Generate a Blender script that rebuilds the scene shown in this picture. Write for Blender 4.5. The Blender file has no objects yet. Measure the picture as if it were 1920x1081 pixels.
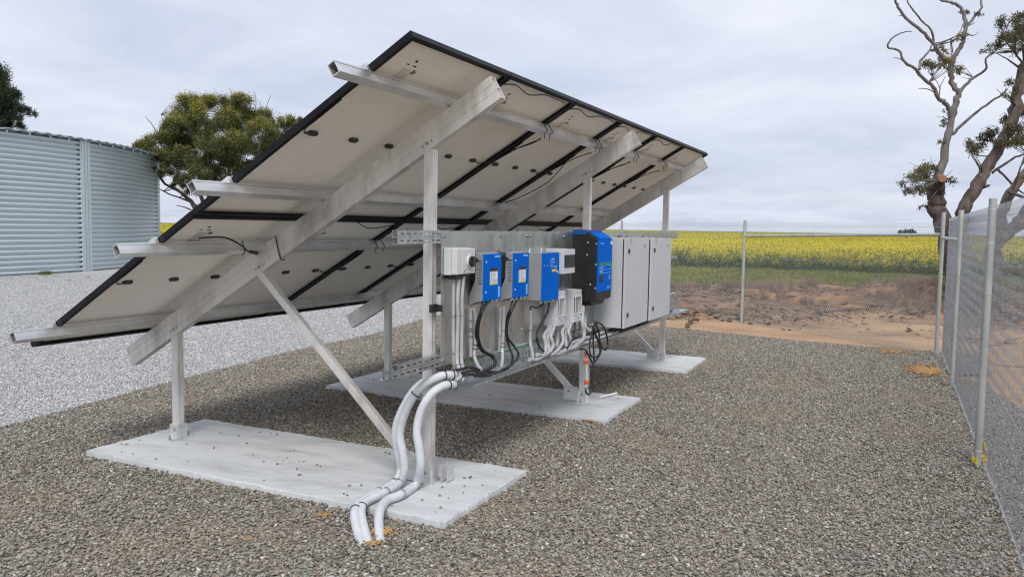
import bpy, math, random
import numpy as np
from mathutils import Vector, Matrix

scene = bpy.context.scene
COL = scene.collection
R = math.radians

# ------------------------------------------------------------------ camera
FWD = Vector((0.89724611, 0.43504646, -0.07539229))
RIGHT = Vector((0.43727806, -0.8991961, 0.01530605))
UP = Vector((0.06113361, 0.04670069, 0.99703647))
CAM = Vector((-3.42873, -2.24304, 1.66))
cd = bpy.data.cameras.new('camera')
cd.sensor_width = 36.0
cd.lens = 28.2298
cd.clip_start = 0.05
cd.clip_end = 6000
cam = bpy.data.objects.new('camera', cd)
COL.objects.link(cam)
cam.matrix_world = Matrix(((RIGHT.x, UP.x, -FWD.x, CAM.x), (RIGHT.y, UP.y, -FWD.y, CAM.y),
                           (RIGHT.z, UP.z, -FWD.z, CAM.z), (0, 0, 0, 1)))
scene.camera = cam

# ------------------------------------------------------------------ sky
SUN_DIR = Vector((-0.82, -0.42, 1.02)).normalized()       # from the scene towards the sun
world = bpy.data.worlds.new('World')
scene.world = world
world.use_nodes = True
wt = world.node_tree
wt.nodes.clear()


def wn(t, **kw):
    n = wt.nodes.new(t)
    for k, v in kw.items():
        setattr(n, k, v)
    return n


out = wn('ShaderNodeOutputWorld')
bgn = wn('ShaderNodeBackground')
bgn.inputs['Strength'].default_value = 0.1
sky = wn('ShaderNodeTexSky', sky_type='NISHITA', sun_disc=False)
sky.sun_elevation = math.asin(SUN_DIR.z)
sky.sun_rotation = math.atan2(SUN_DIR.x, SUN_DIR.y)
sky.dust_density = 2.0
tc = wn('ShaderNodeTexCoord')
sep = wn('ShaderNodeSeparateXYZ')
wt.links.new(tc.outputs['Generated'], sep.inputs[0])
mx = wn('ShaderNodeMath', operation='MAXIMUM')
mx.inputs[1].default_value = 0.0
wt.links.new(sep.outputs['Z'], mx.inputs[0])
ad = wn('ShaderNodeMath', operation='ADD')
ad.inputs[1].default_value = 0.12
wt.links.new(mx.outputs[0], ad.inputs[0])
dv = wn('ShaderNodeVectorMath', operation='DIVIDE')
cb = wn('ShaderNodeCombineXYZ')
for i in range(3):
    wt.links.new(ad.outputs[0], cb.inputs[i])
wt.links.new(tc.outputs['Generated'], dv.inputs[0])
wt.links.new(cb.outputs[0], dv.inputs[1])
# the cloud sheet is a flat layer high above: direction / elevation gives its plan position
ns = wn('ShaderNodeTexNoise')
ns.inputs['Scale'].default_value = 0.9
ns.inputs['Detail'].default_value = 7
ns.inputs['Roughness'].default_value = 0.55
ns.inputs['Distortion'].default_value = 0.4
wt.links.new(dv.outputs[0], ns.inputs['Vector'])
cr = wn('ShaderNodeValToRGB')
cr.color_ramp.elements[0].position = 0.30
cr.color_ramp.elements[0].color = (3.70, 4.10, 5.05, 1)
cr.color_ramp.elements[1].position = 0.72
cr.color_ramp.elements[1].color = (5.45, 5.68, 6.35, 1)
wt.links.new(ns.outputs['Fac'], cr.inputs[0])
ns2 = wn('ShaderNodeTexNoise')
ns2.inputs['Scale'].default_value = 0.5
ns2.inputs['Detail'].default_value = 4
wt.links.new(dv.outputs[0], ns2.inputs['Vector'])
mr = wn('ShaderNodeMapRange')
mr.inputs['From Min'].default_value = 0.3
mr.inputs['From Max'].default_value = 0.6
mr.inputs['To Min'].default_value = 0.82
mr.inputs['To Max'].default_value = 1.0
wt.links.new(ns2.outputs['Fac'], mr.inputs['Value'])
mixw = wn('ShaderNodeMix', data_type='RGBA')
wt.links.new(mr.outputs[0], mixw.inputs['Factor'])
wt.links.new(sky.outputs[0], mixw.inputs['A'])
wt.links.new(cr.outputs[0], mixw.inputs['B'])
wt.links.new(mixw.outputs['Result'], bgn.inputs['Color'])
wt.links.new(bgn.outputs[0], out.inputs[0])

sl = bpy.data.lights.new('sun', 'SUN')
sl.energy = 1.5
sl.angle = R(24)
sl.color = (1.0, 0.97, 0.93)
so = bpy.data.objects.new('sun', sl)
COL.objects.link(so)
so.rotation_euler = (-SUN_DIR).to_track_quat('-Z', 'Y').to_euler()
so.location = (0, 0, 30)

scene.view_settings.view_transform = 'Standard'
scene.view_settings.look = 'None'
scene.view_settings.gamma = 1
scene.view_settings.use_curve_mapping = False
scene.view_settings.exposure = 0.66
scene.cycles.max_bounces = 8
scene.cycles.transparent_max_bounces = 16
scene.cycles.use_denoising = True
scene.cycles.use_adaptive_sampling = False
scene.cycles.denoising_prefilter = 'NONE'
scene.cycles.filter_width = 1.2

rng = np.random.default_rng(7)
rnd = random.Random(11)

# ------------------------------------------------------------------ materials
MATS = {}


def mat(name, col, rough=0.5, metal=0.0, col2=None, vscale=4.0, stretch=(1, 1, 1), bump=0.0, bscale=60.0,
        spec=0.5, alpha=None, detail=6, ramp=(0.35, 0.65), rough2=None, coat=0.0, trans=0.0):
    """Principled surface whose colour wanders between col and col2 with a noise in object metres."""
    m = bpy.data.materials.new(name)
    m.use_nodes = True
    t = m.node_tree
    b = t.nodes['Principled BSDF']
    b.inputs['Roughness'].default_value = rough
    b.inputs['Metallic'].default_value = metal
    b.inputs['Specular IOR Level'].default_value = spec
    b.inputs['Coat Weight'].default_value = coat
    b.inputs['Transmission Weight'].default_value = trans
    if alpha is not None:
        b.inputs['Alpha'].default_value = alpha
    b.inputs['Base Color'].default_value = (*col, 1)
    if col2 is not None or bump or rough2 is not None:
        tc = t.nodes.new('ShaderNodeTexCoord')
        mp = t.nodes.new('ShaderNodeMapping')
        mp.inputs['Scale'].default_value = stretch
        t.links.new(tc.outputs['Object'], mp.inputs[0])
    if col2 is not None or rough2 is not None:
        n = t.nodes.new('ShaderNodeTexNoise')
        n.inputs['Scale'].default_value = vscale
        n.inputs['Detail'].default_value = detail
        n.inputs['Roughness'].default_value = 0.6
        t.links.new(mp.outputs[0], n.inputs['Vector'])
        r = t.nodes.new('ShaderNodeValToRGB')
        r.color_ramp.elements[0].position = ramp[0]
        r.color_ramp.elements[1].position = ramp[1]
        r.color_ramp.elements[0].color = (*col, 1)
        r.color_ramp.elements[1].color = (*(col2 or col), 1)
        t.links.new(n.outputs['Fac'], r.inputs[0])
        t.links.new(r.outputs[0], b.inputs['Base Color'])
        if rough2 is not None:
            q = t.nodes.new('ShaderNodeMapRange')
            q.inputs['From Min'].default_value = ramp[0]
            q.inputs['From Max'].default_value = ramp[1]
            q.inputs['To Min'].default_value = rough
            q.inputs['To Max'].default_value = rough2
            t.links.new(n.outputs['Fac'], q.inputs['Value'])
            t.links.new(q.outputs[0], b.inputs['Roughness'])
    if bump:
        n2 = t.nodes.new('ShaderNodeTexNoise')
        n2.inputs['Scale'].default_value = bscale
        n2.inputs['Detail'].default_value = 5
        t.links.new(mp.outputs[0], n2.inputs['Vector'])
        bp = t.nodes.new('ShaderNodeBump')
        bp.inputs['Strength'].default_value = 0.6
        bp.inputs['Distance'].default_value = bump
        t.links.new(n2.outputs['Fac'], bp.inputs['Height'])
        t.links.new(bp.outputs[0], b.inputs['Normal'])
    MATS[name] = m
    return m


def tint_mat(name, rough=0.8, kind='INSTANCER', transl=0.0, spec=0.3, bump=0.0):
    """Surface coloured by the 'tint' attribute (per stone, per leaf)."""
    m = bpy.data.materials.new(name)
    m.use_nodes = True
    t = m.node_tree
    b = t.nodes['Principled BSDF']
    b.inputs['Roughness'].default_value = rough
    b.inputs['Specular IOR Level'].default_value = spec
    a = t.nodes.new('ShaderNodeAttribute')
    a.attribute_type = kind
    a.attribute_name = 'tint'
    col = a.outputs['Color']
    if bump:
        tc = t.nodes.new('ShaderNodeTexCoord')
        n = t.nodes.new('ShaderNodeTexNoise')
        n.inputs['Scale'].default_value = 3.0
        n.inputs['Detail'].default_value = 4
        t.links.new(tc.outputs['Object'], n.inputs['Vector'])
        mul = t.nodes.new('ShaderNodeMix')
        mul.data_type = 'RGBA'
        mul.blend_type = 'MULTIPLY'
        mul.inputs['Factor'].default_value = 0.5
        g = t.nodes.new('ShaderNodeMapRange')
        g.inputs['To Min'].default_value = 0.5
        g.inputs['To Max'].default_value = 1.5
        t.links.new(n.outputs['Fac'], g.inputs['Value'])
        t.links.new(col, mul.inputs['A'])
        t.links.new(g.outputs[0], mul.inputs['B'])
        col = mul.outputs['Result']
    t.links.new(col, b.inputs['Base Color'])
    if transl:
        tr = t.nodes.new('ShaderNodeBsdfTranslucent')
        t.links.new(col, tr.inputs['Color'])
        mixs = t.nodes.new('ShaderNodeMixShader')
        mixs.inputs[0].default_value = transl
        t.links.new(b.outputs[0], mixs.inputs[1])
        t.links.new(tr.outputs[0], mixs.inputs[2])
        t.links.new(mixs.outputs[0], t.nodes['Material Output'].inputs['Surface'])
    MATS[name] = m
    return m


def gravel_mat(name, stops, scale, bump, dirt=None, dirt_amt=0.0, big=None):
    """Packed stones: Voronoi cells give every stone its own colour and a rounded top."""
    m = bpy.data.materials.new(name)
    m.use_nodes = True
    t = m.node_tree
    b = t.nodes['Principled BSDF']
    b.inputs['Roughness'].default_value = 0.9
    b.inputs['Specular IOR Level'].default_value = 0.2
    tc = t.nodes.new('ShaderNodeTexCoord')
    v = t.nodes.new('ShaderNodeTexVoronoi')
    v.inputs['Scale'].default_value = scale
    t.links.new(tc.outputs['Object'], v.inputs['Vector'])
    sp = t.nodes.new('ShaderNodeSeparateColor')
    t.links.new(v.outputs['Color'], sp.inputs[0])
    r = t.nodes.new('ShaderNodeValToRGB')
    r.color_ramp.interpolation = 'CONSTANT'
    el = r.color_ramp.elements
    for i, (p, c) in enumerate(stops):
        e = el[i] if i < 2 else el.new(p)
        e.position = p
        e.color = (*c, 1)
    t.links.new(sp.outputs[0], r.inputs[0])
    col = r.outputs[0]
    n = t.nodes.new('ShaderNodeTexNoise')
    n.inputs['Scale'].default_value = 0.9
    n.inputs['Detail'].default_value = 6
    t.links.new(tc.outputs['Object'], n.inputs['Vector'])
    if dirt:
        q = t.nodes.new('ShaderNodeMapRange')
        q.inputs['From Min'].default_value = 0.58
        q.inputs['From Max'].default_value = 0.72
        q.inputs['To Max'].default_value = dirt_amt
        t.links.new(n.outputs['Fac'], q.inputs['Value'])
        mm = t.nodes.new('ShaderNodeMix')
        mm.data_type = 'RGBA'
        t.links.new(q.outputs[0], mm.inputs['Factor'])
        t.links.new(col, mm.inputs['A'])
        mm.inputs['B'].default_value = (*dirt, 1)
        col = mm.outputs['Result']
    t.links.new(col, b.inputs['Base Color'])
    bp = t.nodes.new('ShaderNodeBump')
    bp.invert = True
    bp.inputs['Strength'].default_value = 1.0
    bp.inputs['Distance'].default_value = bump
    t.links.new(v.outputs['Distance'], bp.inputs['Height'])
    t.links.new(bp.outputs[0], b.inputs['Normal'])
    MATS[name] = m
    return m


mat('aluminium', (0.66, 0.66, 0.65), 0.30, 0.8, (0.86, 0.86, 0.85), 3, (1, 1, 1), 0.0003, 90, rough2=0.5)
mat('aluminium_stained', (0.52, 0.495, 0.465), 0.38, 0.6, (0.84, 0.82, 0.79), 6, (1, 1, 0.35), 0.0004, 70, ramp=(0.30, 0.56), rough2=0.5)
mat('black_anodised', (0.010, 0.010, 0.012), 0.45, 0.0, (0.016, 0.016, 0.018), 8, spec=0.12)
mat('backsheet', (0.93, 0.90, 0.83), 0.5, 0, (0.88, 0.845, 0.77), 1.5, bump=0.0002, bscale=40, spec=0.3)
mat('solar_glass', (0.01, 0.015, 0.035), 0.08, 0, (0.013, 0.02, 0.05), 20)
mat('black_plastic', (0.015, 0.015, 0.015), 0.5, 0, (0.03, 0.03, 0.03), 15)
mat('black_cable', (0.012, 0.012, 0.012), 0.45, 0, (0.025, 0.025, 0.025), 20)
mat('black_paint', (0.010, 0.010, 0.012), 0.5, 0, (0.018, 0.018, 0.02), 8, bump=0.0003, bscale=400)
mat('print_black', (0.03, 0.03, 0.03), 0.7)
mat('print_grey', (0.25, 0.25, 0.26), 0.7)
mat('print_white', (0.8, 0.82, 0.85), 0.6)
mat('print_yellow', (0.75, 0.62, 0.03), 0.6)
mat('print_blue', (0.25, 0.55, 0.85), 0.5)
mat('galvanised', (0.42, 0.45, 0.46), 0.32, 0.9, (0.62, 0.65, 0.66), 25, (1, 1, 1), 0.0002, 60, rough2=0.48)
mat('galvanised_sheet', (0.46, 0.48, 0.46), 0.26, 0.92, (0.60, 0.62, 0.60), 9, (1, 1, 0.4), 0.0003, 5, rough2=0.40)
mat('zinc_wire', (0.42, 0.45, 0.47), 0.5, 0.4, (0.58, 0.60, 0.62), 12)
mat('zinc_wire_dull', (0.26, 0.285, 0.31), 0.5, 0.4, (0.38, 0.40, 0.43), 12)
mat('fence_pipe', (0.40, 0.43, 0.42), 0.5, 0.55, (0.56, 0.58, 0.54), 9, (1, 1, 0.3), 0.0003, 80)
mat('steel_bolt', (0.35, 0.35, 0.34), 0.35, 0.9, (0.5, 0.5, 0.48), 60)
mat('tank_steel', (0.63, 0.695, 0.725), 0.36, 0.65)
mat('tank_roof', (0.28, 0.31, 0.34), 0.45, 0.6, (0.38, 0.41, 0.44), 2)
mat('grey_enclosure', (0.55, 0.57, 0.59), 0.45, 0, (0.58, 0.60, 0.62), 3, bump=0.0002, bscale=300)
mat('pale_enclosure', (0.55, 0.60, 0.58), 0.4, 0, (0.60, 0.64, 0.62), 4)
mat('off_white_plastic', (0.60, 0.61, 0.62), 0.38, 0, (0.66, 0.67, 0.67), 6)
mat('charger_grey', (0.32, 0.325, 0.34), 0.5, 0.15, (0.36, 0.365, 0.375), 10)
mat('blue_paint', (0.0, 0.125, 0.60), 0.5, 0, (0.0, 0.14, 0.64), 5, bump=0.0002, bscale=500, spec=0.03)
mat('blue_paint_edge', (0.004, 0.09, 0.36), 0.4, 0, (0.005, 0.1, 0.4), 5)
mat('green_print', (0.02, 0.24, 0.10), 0.5)
mat('smoked_window', (0.04, 0.045, 0.05), 0.12, 0, (0.06, 0.065, 0.07), 12)
mat('clear_plastic', (0.85, 0.87, 0.9), 0.12, 0, spec=0.6, alpha=0.22)
mat('orange_plastic', (0.75, 0.16, 0.04), 0.4, 0, (0.6, 0.12, 0.03), 30)
mat('conduit_white', (0.66, 0.68, 0.71), 0.6, 0, (0.56, 0.58, 0.60), 10, spec=0.3)
mat('conduit_grey', (0.40, 0.41, 0.415), 0.45, 0, (0.47, 0.48, 0.48), 10)
mat('green_wire', (0.05, 0.22, 0.05), 0.5)
mat('concrete', (0.43, 0.44, 0.44), 0.85, 0, (0.58, 0.595, 0.60), 2.6, (2.2, 0.8, 1), 0.008, 14, spec=0.2, ramp=(0.28, 0.52))
mat('orange_soil', (0.40, 0.23, 0.10), 0.95, 0, (0.30, 0.16, 0.07), 12, bump=0.01, bscale=40)
mat('sand_soil', (0.44, 0.28, 0.16), 0.95, 0, (0.33, 0.22, 0.135), 0.5, (0.6, 2, 1), 0.03, 6, spec=0.1)
mat('track_soil', (0.50, 0.32, 0.18), 0.95, 0, (0.35, 0.22, 0.12), 0.9, (1, 1, 1), 0.05, 5, spec=0.1)
mat('rough_soil', (0.26, 0.20, 0.15), 0.95, 0, (0.16, 0.125, 0.10), 1.1, (1.4, 0.6, 1), 0.06, 4, spec=0.1)
mat('verge_soil', (0.17, 0.16, 0.06), 0.95, 0, (0.10, 0.12, 0.035), 0.8, bump=0.05, bscale=6, spec=0.1)
mat('crop_floor', (0.05, 0.08, 0.02), 0.95, 0, (0.08, 0.11, 0.03), 0.6, bump=0.05, bscale=3, spec=0.1)
mat('pasture', (0.10, 0.13, 0.035), 0.95, 0, (0.2, 0.2, 0.05), 0.05, spec=0.1)
mat('bark_grey', (0.25, 0.235, 0.22), 0.9, 0, (0.13, 0.11, 0.095), 2.5, (3, 3, 0.5), 0.02, 9, spec=0.2)
mat('bark_brown', (0.17, 0.135, 0.115), 0.9, 0, (0.075, 0.058, 0.048), 2.5, (3, 3, 0.5), 0.03, 9, spec=0.2)
mat('cut_wood', (0.22, 0.09, 0.04), 0.85, 0, (0.30, 0.14, 0.065), 14)
mat('dry_stick', (0.22, 0.16, 0.11), 0.9, 0, (0.1, 0.07, 0.05), 9)
mat('yellow_tape', (0.72, 0.55, 0.02), 0.45, 0, (0.6, 0.45, 0.02), 20)
BROWN = [(0.0, (0.116, 0.106, 0.089)), (0.13, (0.280, 0.247, 0.200)), (0.31, (0.196, 0.182, 0.155)), (0.46, (0.366, 0.306, 0.234)),
         (0.57, (0.276, 0.268, 0.236)), (0.76, (0.391, 0.365, 0.312)), (0.92, (0.280, 0.193, 0.132)), (0.97, (0.555, 0.536, 0.506))]
WHITE = [(0.0, (0.365, 0.367, 0.362)), (0.2, (0.500, 0.500, 0.492)), (0.5, (0.424, 0.421, 0.422)), (0.7, (0.597, 0.598, 0.592)), (0.88, (0.324, 0.326, 0.329))]
gravel_mat('brown_gravel', BROWN, 48, 0.014, (0.30, 0.24, 0.17), 0.15)
gravel_mat('white_gravel', WHITE, 40, 0.012, (0.48, 0.42, 0.34), 0.35)
tint_mat('stone', 0.85, bump=1)
tint_mat('plant', 0.75, 'INSTANCER', 0.25)
tint_mat('leaf', 0.7, 'GEOMETRY', 0.25)
tint_mat('plant_leaf', 0.75, 'GEOMETRY', 0.25)


def soil_zones(name):
    """Bare ground: tan sand near the yard giving way, along a ragged line, to dark turned soil with orange patches."""
    m = bpy.data.materials.new(name)
    m.use_nodes = True
    t = m.node_tree
    b = t.nodes['Principled BSDF']
    b.inputs['Roughness'].default_value = 0.95
    b.inputs['Specular IOR Level'].default_value = 0.1
    tc = t.nodes.new('ShaderNodeTexCoord')

    def noise(scale, detail=7, stretch=(1, 1, 1)):
        mp = t.nodes.new('ShaderNodeMapping')
        mp.inputs['Scale'].default_value = stretch
        t.links.new(tc.outputs['Object'], mp.inputs[0])
        n = t.nodes.new('ShaderNodeTexNoise')
        n.inputs['Scale'].default_value = scale
        n.inputs['Detail'].default_value = detail
        n.inputs['Roughness'].default_value = 0.65
        t.links.new(mp.outputs[0], n.inputs['Vector'])
        return n.outputs['Fac']

    def mapr(v, a, c, lo=0.0, hi=1.0):
        q = t.nodes.new('ShaderNodeMapRange')
        q.inputs['From Min'].default_value = a
        q.inputs['From Max'].default_value = c
        q.inputs['To Min'].default_value = lo
        q.inputs['To Max'].default_value = hi
        t.links.new(v, q.inputs['Value'])
        return q.outputs[0]

    def mix(f, a, c):
        q = t.nodes.new('ShaderNodeMix')
        q.data_type = 'RGBA'
        t.links.new(f, q.inputs['Factor'])
        for k, v in (('A', a), ('B', c)):
            if isinstance(v, tuple):
                q.inputs[k].default_value = (*v, 1)
            else:
                t.links.new(v, q.inputs[k])
        return q.outputs['Result']
    sp = t.nodes.new('ShaderNodeSeparateXYZ')
    t.links.new(tc.outputs['Object'], sp.inputs[0])
    sand = mix(mapr(noise(1.2, 8, (1.5, 0.7, 1)), 0.35, 0.65), (0.52, 0.35, 0.215), (0.38, 0.255, 0.16))
    dark = mix(mapr(noise(1.6, 9, (1.6, 0.7, 1)), 0.36, 0.62), (0.31, 0.205, 0.145), (0.08, 0.057, 0.045))
    dark = mix(mapr(noise(0.55, 7, (1.2, 0.5, 1)), 0.54, 0.64), dark, (0.45, 0.24, 0.115))
    ad = t.nodes.new('ShaderNodeMath')
    ad.operation = 'MULTIPLY_ADD'
    t.links.new(noise(0.7, 8, (1.4, 0.6, 1)), ad.inputs[0])
    ad.inputs[1].default_value = 7.0
    t.links.new(sp.outputs['X'], ad.inputs[2])
    col = mix(mapr(ad.outputs[0], 14.6, 16.6), sand, dark)
    t.links.new(col, b.inputs['Base Color'])
    bp = t.nodes.new('ShaderNodeBump')
    bp.inputs['Strength'].default_value = 0.8
    bp.inputs['Distance'].default_value = 0.10
    t.links.new(noise(5, 6, (1.3, 0.8, 1)), bp.inputs['Height'])
    t.links.new(bp.outputs[0], b.inputs['Normal'])
    MATS[name] = m


soil_zones('bare_soil')


# ------------------------------------------------------------------ mesh helpers
class MB:
    """Collects shapes into one mesh."""

    def __init__(self):
        self.v = []
        self.f = []
        self.s = []

    def add(self, vs, fs, smooth=False):
        o = len(self.v)
        self.v.extend(tuple(p) for p in vs)
        for f in fs:
            self.f.append(tuple(i + o for i in f))
            self.s.append(smooth)
        return self

    def box(self, x0, x1, y0, y1, z0, z1):
        vs = [(x0, y0, z0), (x1, y0, z0), (x1, y1, z0), (x0, y1, z0), (x0, y0, z1), (x1, y0, z1), (x1, y1, z1), (x0, y1, z1)]
        return self.add(vs, [(0, 3, 2, 1), (4, 5, 6, 7), (0, 1, 5, 4), (1, 2, 6, 5), (2, 3, 7, 6), (3, 0, 4, 7)])

    def prism(self, prof, a, b, axis='x'):
        """prof: closed list of 2D points, extruded from a to b along axis (x: prof=(y,z); y: prof=(x,z); z: prof=(x,y))."""
        n = len(prof)

        def P(p, t):
            return (t, p[0], p[1]) if axis == 'x' else ((p[0], t, p[1]) if axis == 'y' else (p[0], p[1], t))
        vs = [P(p, a) for p in prof] + [P(p, b) for p in prof]
        fs = [(i, (i + 1) % n, n + (i + 1) % n, n + i) for i in range(n)]
        fs += [tuple(range(n))[::-1], tuple(range(n, 2 * n))]
        return self.add(vs, fs)

    def tube(self, pts, rad, sides=8, cap=True, smooth=True):
        pts = [Vector(p) for p in pts]
        n = len(pts)
        rs = rad if hasattr(rad, '__len__') else [rad] * n
        tan = []
        for i in range(n):
            d = pts[min(i + 1, n - 1)] - pts[max(i - 1, 0)]
            tan.append(d.normalized() if d.length > 1e-9 else Vector((0, 0, 1)))
        nr = tan[0].orthogonal().normalized()
        vs, fs = [], []
        for i in range(n):
            nr = (nr - tan[i] * nr.dot(tan[i]))
            nr = nr.normalized() if nr.length > 1e-6 else tan[i].orthogonal().normalized()
            bn = tan[i].cross(nr)
            for k in range(sides):
                a = 2 * math.pi * k / sides
                vs.append(pts[i] + (nr * math.cos(a) + bn * math.sin(a)) * rs[i])
        for i in range(n - 1):
            for k in range(sides):
                k2 = (k + 1) % sides
                fs.append((i * sides + k, i * sides + k2, (i + 1) * sides + k2, (i + 1) * sides + k))
        self.add(vs, fs, smooth)
        if cap:
            self.add([vs[k] for k in range(sides)], [tuple(range(sides))[::-1]])
            self.add([vs[(n - 1) * sides + k] for k in range(sides)], [tuple(range(sides))])
        return self

    def cyl(self, c, axis, r, h, sides=12):
        c = Vector(c)
        d = Vector(axis).normalized()
        return self.tube([c, c + d * h], r, sides)

    def bar(self, a, b, w, h, up=(0, 0, 1)):
        """Rectangular bar from a to b."""
        a, b = Vector(a), Vector(b)
        d = (b - a).normalized()
        s = d.cross(Vector(up)).normalized()
        u = s.cross(d)
        vs = []
        for p in (a, b):
            for i, j in ((-1, -1), (1, -1), (1, 1), (-1, 1)):
                vs.append(p + s * (i * w / 2) + u * (j * h / 2))
        return self.add(vs, [(0, 1, 2, 3), (7, 6, 5, 4), (0, 4, 5, 1), (1, 5, 6, 2), (2, 6, 7, 3), (3, 7, 4, 0)])

    def mesh(self, name, m):
        me = bpy.data.meshes.new(name)
        me.from_pydata([tuple(v) for v in self.v], [], self.f)
        me.polygons.foreach_set('use_smooth', self.s)
        if m:
            me.materials.append(MATS[m])
        me.update()
        return me

    def build(self, name, m, parent=None, bevel=0.0):
        return link(name, self.mesh(name, m), parent, bevel)


def link(name, me, parent=None, bevel=0.0, seg=2):
    o = bpy.data.objects.new(name, me)
    COL.objects.link(o)
    if parent is not None:
        o.parent = parent
        # parts are written in world metres unless their thing is turned
        if parent.name not in LOCAL:
            o.matrix_parent_inverse = world_of(parent).inverted()
    if bevel:
        b = o.modifiers.new('bevel', 'BEVEL')
        b.width = bevel
        b.segments = seg
        b.limit_method = 'ANGLE'
        b.angle_limit = R(40)
    return o


WORLD = {}
LOCAL = set()


def world_of(o):
    return WORLD.get(o.name, Matrix.Identity(4))


def thing(name, label, cat, loc=(0, 0, 0), rot=None, group=None, local=False):
    o = bpy.data.objects.new(name, None)
    COL.objects.link(o)
    o.empty_display_size = 0.1
    o.location = loc
    if rot:
        o.rotation_euler = rot
    o['label'] = label
    o['category'] = cat
    if group:
        o['group'] = group
    if local:
        LOCAL.add(o.name)
    m = Matrix.Translation(loc)
    if rot:
        from mathutils import Euler
        m = m @ Euler(rot).to_matrix().to_4x4()
    WORLD[o.name] = m
    return o


def tag(o, label, cat, group=None):
    o['label'] = label
    o['category'] = cat
    if group:
        o['group'] = group
    return o


def struct(o, kind='structure', label=None):
    o['kind'] = kind
    if label:
        o['label'] = label
    return o


def sub(name, mb, m, part, bevel=0.0):
    """A sub-part: its part sits at identity below the thing, so inherit the same frame."""
    o = bpy.data.objects.new(name, mb.mesh(name, m))
    COL.objects.link(o)
    o.parent = part
    if bevel:
        b = o.modifiers.new('bevel', 'BEVEL')
        b.width = bevel
        b.segments = 2
        b.limit_method = 'ANGLE'
        b.angle_limit = R(40)
    return o


def smooth_path(pts, k=6):
    """Catmull-Rom through the points."""
    P = [Vector(p[:3]) for p in pts]
    ex = [p[3] if len(p) > 3 else 0 for p in pts]
    out, re = [], []
    n = len(P)
    for i in range(n - 1):
        p0, p1, p2, p3 = P[max(i - 1, 0)], P[i], P[i + 1], P[min(i + 2, n - 1)]
        for j in range(k):
            t = j / k
            out.append(0.5 * ((2 * p1) + (p2 - p0) * t + (2 * p0 - 5 * p1 + 4 * p2 - p3) * t * t + (3 * p1 - p0 - 3 * p2 + p3) * t ** 3))
            re.append(ex[i] + (ex[i + 1] - ex[i]) * t)
    out.append(P[-1])
    re.append(ex[-1])
    return out, re


def sheet(name, poly, z, m, parent=None):
    """Flat polygon lying at height z."""
    mb = MB()
    mb.add([(x, y, z) for x, y in poly], [tuple(range(len(poly)))])
    return mb.build(name, m, parent)


def wobble(poly, step, amp, seed):
    """Resample a polygon outline and jitter it so the edge runs unevenly."""
    r = random.Random(seed)
    out = []
    n = len(poly)
    for i in range(n):
        a, b = Vector(poly[i]), Vector(poly[(i + 1) % n])
        k = max(1, int((b - a).length / step))
        nn = Vector((-(b - a).y, (b - a).x)).normalized()
        for j in range(k):
            p = a.lerp(b, j / k)
            w = amp * (r.uniform(-1, 1) * 0.6 + math.sin(0.9 * p.x + 1.3 * p.y + seed) * 0.6)
            out.append((p + nn * (w if j else 0)).to_tuple())
    return out


def inside(px, py, poly):
    c = np.zeros(len(px), bool)
    n = len(poly)
    for i in range(n):
        x0, y0 = poly[i]
        x1, y1 = poly[(i + 1) % n]
        if y0 == y1:
            continue
        hit = ((y0 > py) != (y1 > py)) & (px < (x1 - x0) * (py - y0) / (y1 - y0) + x0)
        c ^= hit
    return c


PROTO = {}


def protos(name, meshes):
    c = bpy.data.collections.new(name)
    for i, me in enumerate(meshes):
        o = bpy.data.objects.new('%s_%02d' % (name, i), me)
        c.objects.link(o)
    PROTO[name] = (c, len(meshes))


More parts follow.
